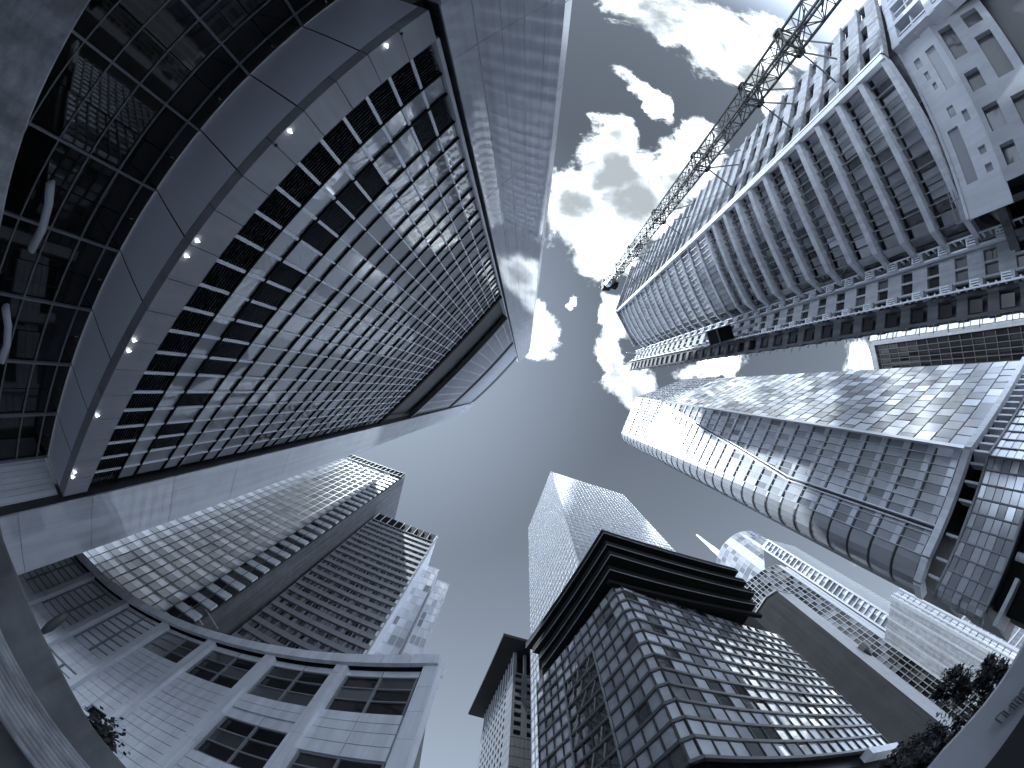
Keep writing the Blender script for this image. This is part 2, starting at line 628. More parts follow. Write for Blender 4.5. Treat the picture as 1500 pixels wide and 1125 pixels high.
    for a0, a1 in zip(us, us[1:]):
        b.quad(lo.P(a0, .03, -.1), lo.P(a1, .03, -.1), lo.P(a1, .03, -.4 - soffit_depth(a1)), lo.P(a0, .03, -.4 - soffit_depth(a0)))
    b.build('soffit_backing', 'black', root)
    for (x, y), lit in [((558, 65), 1), ((422, 191), 1), ((290, 353), 1), ((276, 374), 1), ((201, 501), 1), ((193, 518), 1), ((148, 615), 1), ((115, 700), 1), ((113, 709), 1), ((580, 49), 0), ((403, 212), 0)]:
        d = at(x, y, 13.3)
        # nearest place on the fascia
        u = min(lin(0, 1, 400), key=lambda q_: (cv.c(q_) - v2(d)).length)
        c = lo.P(u, .12, .42)
        b = MB()
        b.tube([c + V((0, 0, .10)), c + V((0, 0, .02)), c - V((0, 0, .10))], [.015, .03, .07], 10)
        b.build('downlight', 'lamp' if lit else 'dark', root)
    # recessed lobby wall
    lp = [lo.P(u, 0, -soffit_depth(u)) for u in lin(0, 1, 18)]
    lc = Curve([(p.x, p.y) for p in lp], 0.0, 12.98)
    lz = [0, 1.6, 3.4, 5.15, 6.9, 8.7, 10.5, 12.1, 12.98]
    panes(root, cells(lc, lin(0, 1, 18), [z / 12.98 for z in lz], -.05, .02, .02, .004, lambda i, j: loc.choice([0, 0, 0, .2, .5])), 'glass_lobby', 'lobby_window')
    b = MB()
    hbars(b, lc, [z / 12.98 for z in lz[1:-1]], .07, -.06, .08, 0, 1, 18)
    vbars(b, lc, lin(0, 1, 9), .09, -.06, .1)
    b.build('lobby_frame', 'grey', root)
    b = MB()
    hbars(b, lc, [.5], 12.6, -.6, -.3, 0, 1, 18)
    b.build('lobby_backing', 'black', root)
    # boarded return wall at the left end of the recess
    e0, e1 = cv.P(1, 0, -2.6), cv.P(1, 0, .5)
    rw = Wall((e0.x - .2, e0.y + .3), (e1.x - .2, e1.y + .3), 0, 12.9)
    b = MB()
    n = 9
    for k in range(n):
        p = []
        for v in (0, 1):
            p += [rw.P((k + .03) / n, v, -.2), rw.P((k + .97) / n, v, -.2), rw.P((k + .97) / n, v, 0), rw.P((k + .03) / n, v, 0)]
        b.hexa(p)
    hbars(b, rw, [.5], 12.9, -.5, -.21)
    b.build('board_wall', 'cladding', root)
    e0, e1 = cv.P(0, 0, -4.9), cv.P(0, 0, .5)
    rw = Wall((e0.x + .4, e0.y - .2), (e1.x + .4, e1.y - .2), 0, 12.9)
    b = MB()
    hbars(b, rw, [.5], 12.9, -.5, 0)
    b.build('end_wall', 'fascia', root)
    # stone piers, in panels with open joints
    for (pa, pb, top, nc, zz, off) in ((K0 + (BP - K0) * .055, BP, 238, 5, [0, 8, 16.6, 33, 50, 66, 83, 100, 116, 133, 150, 166, 183, 200, 219, 238], .55),
                                       (K2 + V((-.05, .3)), LP, 200, 1, [0, 4.5, 9.4, 15.2, 23, 31, 40, 50, 60, 72, 84, 96, 110, 124, 140, 160, 180, 200], .55)):
        wl = Wall(pa, pb, 0, top)
        b = MB()
        for (q, t) in cells(wl, lin(0, 1, nc), [z / top for z in zz], off, .014, .02):
            bk = [p_ - wl.N * .12 for p_ in q]
            b.hexa([bk[0], bk[1], q[1], q[0], bk[3], bk[2], q[2], q[3]])
        b.build('pier', 'stone', root)
        b = MB()
        p = []
        for v in (0, .999):
            p += [wl.P(0.003, v, -1.2), wl.P(.997, v, -1.2), wl.P(.997, v, off - .13), wl.P(.003, v, off - .13)]
        b.hexa(p)
        b.build('pier_core', 'dark', root)
    b = MB()
    wl = Wall(K0 + (BP - K0) * .005, K0 + (BP - K0) * .03, 15, 232)
    p = []
    for v in (0, 1):
        p += [wl.P(0, v, -.8), wl.P(1, v, -.8), wl.P(1, v, .25), wl.P(0, v, .25)]
    b.hexa(p)
    b.build('edge_trim', 'light', root)
    b = MB()
    sd = Wall(BP, BP + V((1.0, -1.6)), 0, 236, (40, -30, 20))
    for (q, t) in cells(sd, [0, 1], lin(0, 1, 26), .0, .02, .04):
        b.quad(*q)
    b.build('pier_side', 'silver', root)
    # curved steel canopy arms in front of the lobby
    for pts in ([(74, 268), (71, 300), (62, 335), (46, 366)], [(8, 450), (12, 478), (10, 505), (2, 528)]):
        b = MB()
        w_ = []
        for (x, y) in pts:
            d = ray(x, y)
            k_ = min(lin(12, 26, 80), key=lambda t_: abs(min((lc.P(u, 0, 1.1).xy - v2(d) / v2(d).length * t_).length for u in lin(.3, 1, 60))))
            h = v2(d).length
            w_.append(V((d.x / h * k_, d.y / h * k_, EYE + d.z / h * k_)))
        b.tube(w_, .22, 8)
        b.build('canopy_arm', 'light', root, smooth=True)

M['louvre'] = mat('louvre metal', 0.30, 0.4)
left_tower()

# ------------------------------------------------------------------ the two plain office towers, lower left
TR8 = V((-42.1, 30.04)); DL = V((-.9592, -.2826)); BK = V((-.2715, .9624))

def grid_tower():
    root = thing('grid_tower', 'pale gridded glass office tower standing behind the stone pier, the taller of the adjoining pair', 'skyscraper', (-60, 35, 0))
    nu, H = 22, 146.0
    a = TR8 + DL * 44
    wl = Wall(TR8, a, 0, H)
    core = [TR8 + DL * .6 + BK * .9, a + BK * .9, a + BK * 24, TR8 + DL * .6 + BK * 24]
    b = MB(); b.prism(core, 0, 151); b.build('wall', 'dark', root)
    us = lin(0.0, 1, nu)
    fl = 37
    vs = []
    for k in range(fl):
        vs += [k / fl, (k + .45) / fl]
    vs.append(1.0)
    R = random.Random(5)
    def tone(i, j):
        if i < 2:
            return None
        if j % 2 == 0:
            return R.uniform(.40, .47)
        if i == 2:
            return R.uniform(.8, 1.0)  # bright column: a reflection painted into the pane tone
        return R.uniform(.66, .9) if R.random() < .9 else R.uniform(.3, .5)
    panes(root, cells(wl, us, vs, .0, .03, .03, .012, tone), 'glass_grid')
    for (q, t) in cells(wl, [us[0], us[2]], vs, 0, .05, 0, 0, lambda i, j: 0 if j % 2 == 0 else None):
        b = MB()
        bk = [p_ - wl.N * .34 for p_ in q]
        b.hexa([bk[0], bk[1], q[1], q[0], bk[3], bk[2], q[2], q[3]])
        b.build('balcony_panel', 'cladding', root)
    panes(root, cells(wl, us[:3], vs, -.36, .05, .05, .0, lambda i, j: R.uniform(0, .4) if j % 2 else None), 'glass_dark', 'window', 60)
    b = MB()
    vbars(b, wl, us[1:], .10, -.1, .05)
    hbars(b, wl, [(k) / fl for k in range(fl + 1)], .14, -.1, .05, us[2], 1)
    b.build('mullion', 'dark2', root)
    pp = Wall(TR8 + DL * .1, a, H, 152)
    b = MB()
    hbars(b, pp, [.5], 5.6, -.5, -.1)
    b.build('parapet', 'dark', root)
    b = MB()
    vbars(b, pp, lin(0.01, .99, 28), .09, -.1, .2)
    hbars(b, pp, [.02, .98], .25, -.3, .25)
    b.build('parapet_fin', 'grey', root)
    sd = Wall(TR8, TR8 + BK * 24, 0, 152, (0, 60, 60))
    b = MB()
    for (q, t) in cells(sd, lin(.03, .97, 6), lin(0, 1, 20), 0, .03, .02, 0):
        bk = [p_ - sd.N * .7 for p_ in q]
        b.hexa([bk[0], bk[1], q[1], q[0], bk[3], bk[2], q[2], q[3]])
    b.build('side_wall', 'concrete_dark', root)
    b = MB()
    vbars(b, sd, [.985], .7, -.2, .5)
    for k in range(60):
        hbars(b, sd, [(k + .5) / 60], 1.6, .5, .62, .965, 1.0)
    b.build('edge_fin', 'white', root)

grid_tower()

def band_tower():
    root = thing('band_tower', 'dark office tower with horizontal window bands, lower one of the adjoining pair', 'skyscraper', (-36, 45, 0))
    L9, R9 = V((-43.17, 36.86)), V((-25.33, 42.79))
    bk = V((-.3155, .949))
    wl = Wall(L9, R9, 0, 118)
    core = [L9 + bk * .8, R9 + bk * .8 - V((.5, .17)), R9 + bk * 22 - V((.5, .17)), L9 + bk * 22]
    b = MB(); b.prism(core, 0, 123); b.build('wall', 'dark', root)
    fl = 35
    R = random.Random(9)
    us = []
    for i in range(10):
        us += [i / 10 + .004, (i + .34) / 10, (i + .67) / 10]
    us.append(.996)
    vs = []
    for k in range(fl):
        vs += [(k + .46) / fl, (k + 1) / fl]
    panes(root, cells(wl, us, vs, -.35, .07, .03, .01, lambda i, j: None if j % 2 else (R.uniform(.0, .25) if R.random() < .55 else R.uniform(.4, .95))), 'glass_dark')
    b = MB()
    hbars(b, wl, [(k + .23) / fl for k in range(fl)], 118 / fl * .44, -.5, .12)
    b.build('spandrel', 'band', root)
    b = MB()
    vbars(b, wl, [i / 10 for i in range(11)], .20, -.5, -.12)
    b.build('pilaster', 'band', root)
    b = MB()
    vbars(b, wl, [u for k, u in enumerate(us) if k % 3], .08, -.4, -.12)
    b.build('mullion', 'dark2', root)
    pp = Wall(L9, R9, 118, 124)
    b = MB(); hbars(b, pp, [.5], 6, -.4, -.05); b.build('parapet', 'black', root)
    b = MB(); vbars(b, pp, lin(.01, .99, 9), .16, -.05, .15); hbars(b, pp, [.02], .2, -.05, .15); b.build('parapet_fin', 'light', root)
    sd = Wall(R9, R9 + bk * 22, 0, 124, (30, 60, 60))
    b = MB()
    for (q, t) in cells(sd, lin(0, 1, 3), lin(0, 1, 26), 0, .02, .03):
        k_ = [p_ - sd.N * .4 for p_ in q]
        b.hexa([k_[0], k_[1], q[1], q[0], k_[3], k_[2], q[2], q[3]])
    b.build('side_wall', 'cladding', root)
    b = MB(); vbars(b, sd, [.02], .35, -.1, .25); b.build('edge_fin', 'light', root)

band_tower()

def stair_shaft(a, wd, dp, top, label, n):
    root = thing('glass_shaft', label, 'tower', (a[0], a[1], 0), 'slim glazed shafts beside the banded tower')
    a = V(a)
    d, bk = V((.949, .3155)), V((-.3155, .949))
    p0, p1 = a - d * wd, a
    b = MB(); b.prism([p0 + bk * .3, p1 + bk * .3 - d * .3, p1 + bk * dp - d * .3, p0 + bk * dp], 0, top - .4); b.build('wall', 'dark2', root)
    f, s = Wall(p0, p1, 0, top), Wall(p1, p1 + bk * dp, 0, top, (60, 60, 60))
    R = random.Random(n)
    for wl, nu in ((f, 3), (s, 4)):
        panes(root, cells(wl, lin(0, 1, nu), lin(0, 1, 30), 0, .05, .05, .02, lambda i, j: R.uniform(.5, 1) if R.random() < .75 else R.uniform(0, .3)), 'glass_far', 'window', 30)
        b = MB()
        vbars(b, wl, lin(0, 1, nu), .16, -.1, .08)
        hbars(b, wl, lin(0, 1, 30), .22, -.1, .06)
        b.build('frame', 'light', root)

stair_shaft((-23.7, 50.4), 4.5, 5, 116, 'narrow glazed shaft against the side of the banded tower', 1)
stair_shaft((-19.4, 50.6), 3.2, 4, 107, 'outermost narrow glazed shaft, between the banded tower and open sky', 2)

# ------------------------------------------------------------------ curved stone-clad block, bottom left
def curved_block():
    root = thing('curved_building', 'low curved pale-panelled building with tall pilasters and gridded windows', 'building', (-25, 22, 0))
    pts = [(-5.2, 17.6), (-8.8, 18.2), (-12.3, 18.8), (-15.3, 19.25), (-18.3, 19.6), (-21.4, 19.95), (-24.6, 20.2), (-27.6, 20.4), (-30.5, 20.45), (-33.6, 20.4), (-36.9, 20.2), (-40.2, 19.8), (-43.4, 19.1), (-47, 18.0), (-51, 16.2), (-55, 13.8)]
    cv = Curve(pts, 0, 26)
    # bay lines
    def u_of(x):
        return min(lin(0, 1, 2000), key=lambda u: abs(cv.c(u).x - x))
    pil = [u_of(x) for x in (-12.1, -18.26, -24.5, -30.5, -36.9, -43.3, -49.6)]
    bays = list(zip([.018] + pil, pil + [1.0]))
    b = MB()
    inner = [cv.P(u, 0, -1.0) for u in lin(0.015, 1, 40)]
    b.prism([(p.x, p.y) for p in inner] + [(-60, 18), (-58, 40), (-10, 40), (-6.2, 21)], 0, 25.2)
    b.build('wall', 'dark2', root)
    def V_(z):
        return z / 26
    clad = MB(); joint = MB(); fr = MB(); q_win = []; q_pale = []
    R = random.Random(4)
    hp = .43 / cv.W
    for n, (a, c) in enumerate(bays):
        clad = MB()
        a_, c_ = a + hp, c - hp
        mid = (a_ + c_) / 2
        if n in (0, 1, 2):
            zones = [(24.2, 25.0, 'p'), (20.0, 24.2, 'w'), (18.2, 20.0, 'c'), (17.2, 18.2, 'p'), (13.0, 17.2, 'w'), (10.2, 13.0, 'c'), (6.0, 10.2, 'w'), (3, 6, 'c'), (0, 3, 'c')]
            if n == 0:
                zones[3:5] = [(15.9, 18.2, 'c'), (12.4, 15.9, 'w')]; zones[5] = (10.2, 12.4, 'c')
            if n == 2:
                zones = zones[:2] + [(16.8, 20, 'c'), (13.2, 16.8, 'c'), (9.4, 13.2, 'c'), (5, 9.4, 'c'), (0, 5, 'c')]
        elif n == 3:
            zones = [(24.4, 25.0, 'p'), (20.6, 24.4, 'w'), (17.2, 20.6, 'c'), (13.4, 17.2, 'c'), (9.6, 13.4, 'c'), (5, 9.6, 'w'), (0, 5, 'c')]
        else:
            zones = [(24.4, 25.0, 'p'), (16.2, 24.4, 'g'), (13, 16.2, 'c'), (8.6, 13, 'g'), (4, 8.6, 'c'), (0, 4, 'c')]
        for (z0, z1, kd) in zones:
            if kd == 'p':
                for x0, x1 in ((a_, mid), (mid, c_)):
                    clad.quad(*[cv.P(u, V_(z), -.30) for u, z in ((x0 + .0004, z0), (x1 - .0004, z0), (x1 - .0004, z1), (x0 + .0004, z1))])
            elif kd == 'c':
                m = max(2, round((z1 - z0) / .95))
                for k in range(m):
                    y0, y1 = z0 + (z1 - z0) * k / m + .03, z0 + (z1 - z0) * (k + 1) / m - .03
                    for x0, x1 in ((a_, mid), (mid, c_)):
                        if n in (3, 4) and z1 in (13.4, 13) and k == 1 and x0 == a_:
                            q_win.append(((cv.P(x0 + .004, V_(y0), -.5), cv.P(x1 - .014, V_(y0), -.5), cv.P(x1 - .014, V_(y1), -.5), cv.P(x0 + .004, V_(y1), -.5)), 0.0))
                            continue
                        for s0, s1 in ((x0 + .0004, (x0 + x1) / 2), ((x0 + x1) / 2, x1 - .0004)):
                            p = []
                            for y in (y0, y1):
                                p += [cv.P(s0, V_(y), -.4), cv.P(s1, V_(y), -.4), cv.P(s1, V_(y), -.16), cv.P(s0, V_(y), -.16)]
                            clad.hexa(p)
            else:
                m = 3 if kd == 'w' else max(5, round((z1 - z0) / 1.05))
                uu, vv_ = [a_ + .002, mid, c_ - .002], [V_(z) for z in lin(z0 + .08, z1 - .08, m)]
                if n == 3 and kd == 'w' and z1 > 20:
                    tn = lambda i, j: 1.0 if i == 1 else R.uniform(0, .3)
                elif kd == 'w':
                    tn = (lambda i, j: R.uniform(.0, .08) if R.random() < .75 else R.uniform(.15, .4))
                else:
                    tn = lambda i, j: R.uniform(.65, .95)
                (q_pale if kd == 'g' else q_win).extend(cells(cv, uu, vv_, -.42, .05, .05, .012, tn))
                vbars(fr, cv, uu, .13, -.5, -.26, vv_[0], vv_[-1])
                hbars(fr, cv, vv_, .11, -.5, -.28, uu[0], uu[-1], 3)
        clad.build('cladding', 'cladding', root)
    panes(root, q_win, 'glass_dark')
    panes(root, q_pale, 'curtain', 'curtain_pane')
    fr.build('window_frame', 'grey', root)
    for u in pil:
        b = MB()
        for z0, z1 in zip([0, 3.4, 6.8, 10.2, 13.6, 17.0, 20.4, 23.8], [3.4, 6.8, 10.2, 13.6, 17.0, 20.4, 23.8, 24.9]):
            vbars(b, cv, [u], .86, -.4, .18, V_(z0 + .015), V_(z1 - .015))
        b.build('pilaster', 'cladding', root)
    b = MB()
    for z0, z1 in zip(lin(0, 25, 10), lin(0, 25, 10)[1:]):
        vbars(b, cv, [.011], 1.0, -.6, .2, V_(z0 + .015), V_(z1 - .015))
    b.build('corner_pier', 'cladding', root)
    b = MB()
    uu = lin(.001, 1, 26)
    for x0, x1 in zip(uu, uu[1:]):
        hbars(b, cv, [V_(25.45)], 1.1, -.9, .45, x0 + .0004, x1 - .0004, 2)
    b.build('cornice', 'cladding', root)
    b = MB(); hbars(b, cv, [V_(24.95)], .12, -.8, .1, 0.01, 1, 40); b.build('cornice_shadow_gap', 'black', root)
    return root

curved_block()
for k, (x, y, lab) in enumerate(((283, 893, 'steel davit post on the curved roof edge, nearer the stone pier'), (305, 898, 'steel davit post on the curved roof edge, nearer the banded tower'))):
    p = at(x + 14, y + 22, 26.02)
    q = at(x, y, 28.6)
    root = thing('roof_davit', lab, 'davit', p, 'davit posts on the curved roof')
    b = MB(); b.tube([p, p.lerp(q, .97)], .07, 8); b.build('post', 'light', root)
    b = MB(); b.tube([p.lerp(q, .97), q, q + V((-.35, -.3, .05))], .09, 8); b.build('arm', 'grey', root)

# ------------------------------------------------------------------ glass office block with black louvred eaves, bottom centre
C5, L5, R5 = V((10.91, 22.89)), V((1.83, 38.55)), V((37.16, 35.64))
B5 = L5 + R5 - C5

def atrium_block():
    root = thing('eaves_building', 'glass office block with stacked black overhanging eaves', 'office building', (19, 37, 0))
    cx = (C5 + B5) / 2
    core = [p + (cx - p).normalized() * 2.2 for p in (C5, R5, B5, L5)]
    b = MB(); b.prism(core, 0, 55); b.build('wall', 'dark', root)
    R = random.Random(21)
    zt, zb = 50.0, 19.6
    # the two faces meet in a narrow chamfer
    cr, cl = C5 + (R5 - C5).normalized() * .7, C5 + (L5 - C5).normalized() * .7
    faces = [(Wall(cr, R5, zb, zt), 17, 0), (Wall(L5, cl, zb, zt), 12, 1), (Wall(cl, cr, zb, zt), 1, 2)]
    nv = 13
    vs = lin(0, 1, nv)
    bands = MB(); mul = MB(); q = []; light_b = MB()
    for wl, nu, kd in faces:
        us = lin(0, 1, nu)
        def tone(i, j):
            if kd == 0:
                if i > nu - 5:
                    return R.uniform(1.3, 1.6)  # bright sky reflection painted into the end bays
                return R.uniform(.7, 1.5) if R.random() < .65 else R.uniform(.0, .4)
            if kd == 1:
                if 4 <= i <= 7 and j < 10:
                    return R.uniform(0, .12)
                return R.uniform(.6, 1.5) if R.random() < .8 else R.uniform(0, .3)
            return R.uniform(.5, 1.0)
        vr = []
        for j in range(nv):
            vr += [(j + .16) / nv, (j + 1) / nv]
        q += cells(wl, us, vr, -.12, .06, .0, .02, lambda i, j: None if j % 2 else tone(i, j // 2))
        hbars(bands, wl, [(j + .08) / nv for j in range(nv)], (zt - zb) / nv * .16, -.3, .10)
        vbars(mul, wl, us, .10, -.3, .02)
        # slanted struts of the atrium show through in the dark bays
    panes(root, q, 'glass_atrium')
    bands.build('spandrel', 'dark2', root)
    mul.build('mullion', 'dark', root)
    wl = faces[1][0]
    b = MB()
    for j in range(nv):
        for i in (4.3, 5.6, 6.8):
            p, q_ = wl.P(i / 12, (j + .2) / nv, .06), wl.P((i + R.uniform(.2, .9)) / 12, (j + .9) / nv, .06)
            if R.random() < .7:
                b.bar(p, q_, .09)
    for i in (4, 8):
        vbars(b, wl, [i / 12], .16, .0, .14, 0, .8)
    b.build('atrium_strut', 'grey', root)
    for (z, cpx, lpx, rpx) in ((59.0, (884, 780), (770, 949), (1082, 837)), (56.0, (889, 797), (780, 956), (1094, 853)), (53.4, (894, 812), (789, 966), (1106, 869)), (51.3, (893, 834), (794, 978), (1108, 886))):
        c, l, r = v2(at(*cpx, z)), v2(at(*lpx, z)), v2(at(*rpx, z))
        d1, d2 = (r - c), (l - c)
        ri, li = r + d2.normalized() * 9, l + d1.normalized() * 9
        ci = c + d1.normalized() * 9 + d2.normalized() * 9
        b = MB()
        b.prism([c, r, ri, ci, li, l], z, z + 1.5)
        e = b.build('eaves', 'black', root)
        b = MB()
        for p, q_ in ((c, r), (c, l)):
            b.bar(V((*p, z - .04)), V((*q_, z - .04)), .09)
        b.build('gutter', 'grey', e)
        for p, q_, n in ((c, r, 9), (c, l, 8)):
            for k in range(n):
                pass
    for wl, a, c_ in ((Wall(cr, R5, 48, 60), 0, .97), (Wall(L5, cl, 48, 60), .0, 1)):
        b = MB(); hbars(b, wl, [.60], 9.0, -1.4, -.5, a, c_); b.build('eaves_wall', 'black', root)
    b = MB()
    c, r = v2(at(891, 853, 49.6)), v2(at(1114, 902, 49.6))
    b.bar(V((*c, 49.6)), V((*r, 49.6)), .5, .9)
    b.build('sun_shade', 'black', root)
    # base: pale edge beam and dark undercroft
    b = MB()
    wl = Wall(cr, R5 + (R5 - C5).normalized() * .6, zb - 1.2, zb)
    p = []
    for k in range(9, 12):
        hbars(b, wl, [.5], 1.1, -.8, .45, k / 12 + .001, (k + 1) / 12 - .001)
    b.build('edge_beam', 'cladding', root)
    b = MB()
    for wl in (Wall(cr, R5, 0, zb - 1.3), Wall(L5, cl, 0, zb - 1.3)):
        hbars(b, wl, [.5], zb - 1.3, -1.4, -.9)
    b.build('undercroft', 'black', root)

atrium_block()

# ------------------------------------------------------------------ tall smooth glass tower behind it
def mirror_tower():
    root = thing('mirror_tower', 'tall smooth mirror-glass tower behind the black eaves', 'skyscraper', (30, 78, 0))
    C, Lf, Rt = V((16.38, 51.38)), V((2.51, 89.02)), V((63.04, 67.23))
    Bk = Lf + Rt - C
    cx = (C + Bk) / 2
    b = MB(); b.prism([p + (cx - p).normalized() * 1.0 for p in (C, Rt, Bk, Lf)], 0, 275.6); b.build('wall', 'dark', root)
    R = random.Random(31)
    fr = MB(); q = []
    for wl, nu in ((Wall(Lf, C, 0, 277), 18), (Wall(C, Rt, 0, 277), 22)):
        us, vs = lin(0, 1, nu), lin(0, 1, 62)
        q += cells(wl, us, vs, 0, .06, .22, .006, lambda i, j: R.uniform(.7, .95))
        vbars(fr, wl, us, .30, -.2, .10)
        hbars(fr, wl, vs, .9, -.2, .06)
    panes(root, q, 'glass_tower')
    fr.build('frame', 'dark2', root)

mirror_tower()

# ------------------------------------------------------------------ dark tower with the wide flat roof
def flat_roof_tower():
    root = thing('flat_roof_tower', 'dark stone tower under a wide black overhanging flat roof', 'skyscraper', (2, 135, 0))
    c, dl, dr = V((-3.95, 115.9)), V((-.3217, .9468)), V((.9468, .3217))
    l, r = c + dl * 45, c + dr * 34
    bk = l + r - c
    cx = (c + bk) / 2
    ins = [p + (cx - p).normalized() * 1.0 for p in (c, r, bk, l)]
    b = MB(); b.prism(ins, 0, 155); b.prism([p + (cx - p).normalized() * 5 for p in (c, r, bk, l)], 155, 171); b.build('wall', 'black', root)
    rc, rl = V((-8.6, 106.6)), V((-26.4, 159.2))
    rr = rc + dr * 52
    b = MB(); b.prism([rc, rr, rr + (rl - rc), rl], 171, 173); b.build('roof', 'black', root)
    R = random.Random(8)
    stone = MB(); q = []; col = MB(); jn = MB(); dots = []
    for wl, nu, kd in ((Wall(l, c, 0, 155), 12, 0), (Wall(c, r, 0, 155), 7, 1)):
        nv = 30
        us, vs = lin(0, 1, nu), lin(0, 1, nv)
        for j in range(nv):
            for i in range(nu):
                blank = (kd == 0 and (i > 9 and j > 15 or i < 1)) or (kd == 1 and j < 22)
                u0, u1, v0, v1 = us[i], us[i + 1], vs[j], vs[j + 1]
                if blank:
                    stone.quad(wl.P(u0, v0, 0), wl.P(u1, v0, 0), wl.P(u1, v1 - .002, 0), wl.P(u0, v1 - .002, 0))
                    continue
                a0, a1, b0, b1 = u0 + (u1 - u0) * .22, u0 + (u1 - u0) * .78, v0 + (v1 - v0) * .25, v0 + (v1 - v0) * .8
                for x0, x1, y0, y1 in ((u0, u1, v0, b0), (u0, u1, b1, v1), (u0, a0, b0, b1), (a1, u1, b0, b1)):
                    stone.quad(wl.P(x0, y0), wl.P(x1, y0), wl.P(x1, y1), wl.P(x0, y1))
                for (x0, y0), (x1, y1) in (((a0, b0), (a1, b0)), ((a0, b1), (a1, b1)), ((a0, b0), (a0, b1)), ((a1, b0), (a1, b1))):
                    stone.quad(wl.P(x0, y0, 0), wl.P(x1, y1, 0), wl.P(x1, y1, -.6), wl.P(x0, y0, -.6))
                t = 0.0
                if kd == 0 and j < 15 and i > 5:
                    t = 2.0 if R.random() < .7 else .5
                elif R.random() < .15:
                    t = 1.2
                q.append(((wl.P(a0, b0, -.6), wl.P(a1, b0, -.6), wl.P(a1, b1, -.6), wl.P(a0, b1, -.6)), t))
        top = Wall((wl.A.x, wl.A.y), (wl.B.x, wl.B.y), 155, 171)
        vbars(col, top, lin(.012, .988, nu), 1.1, -1.3, -.1)
    stone.build('stone_wall', 'granite_dark', root)
    panes(root, q, 'glass_dark', 'window', 100)
    col.build('roof_column', 'granite_dark', root)

flat_roof_tower()

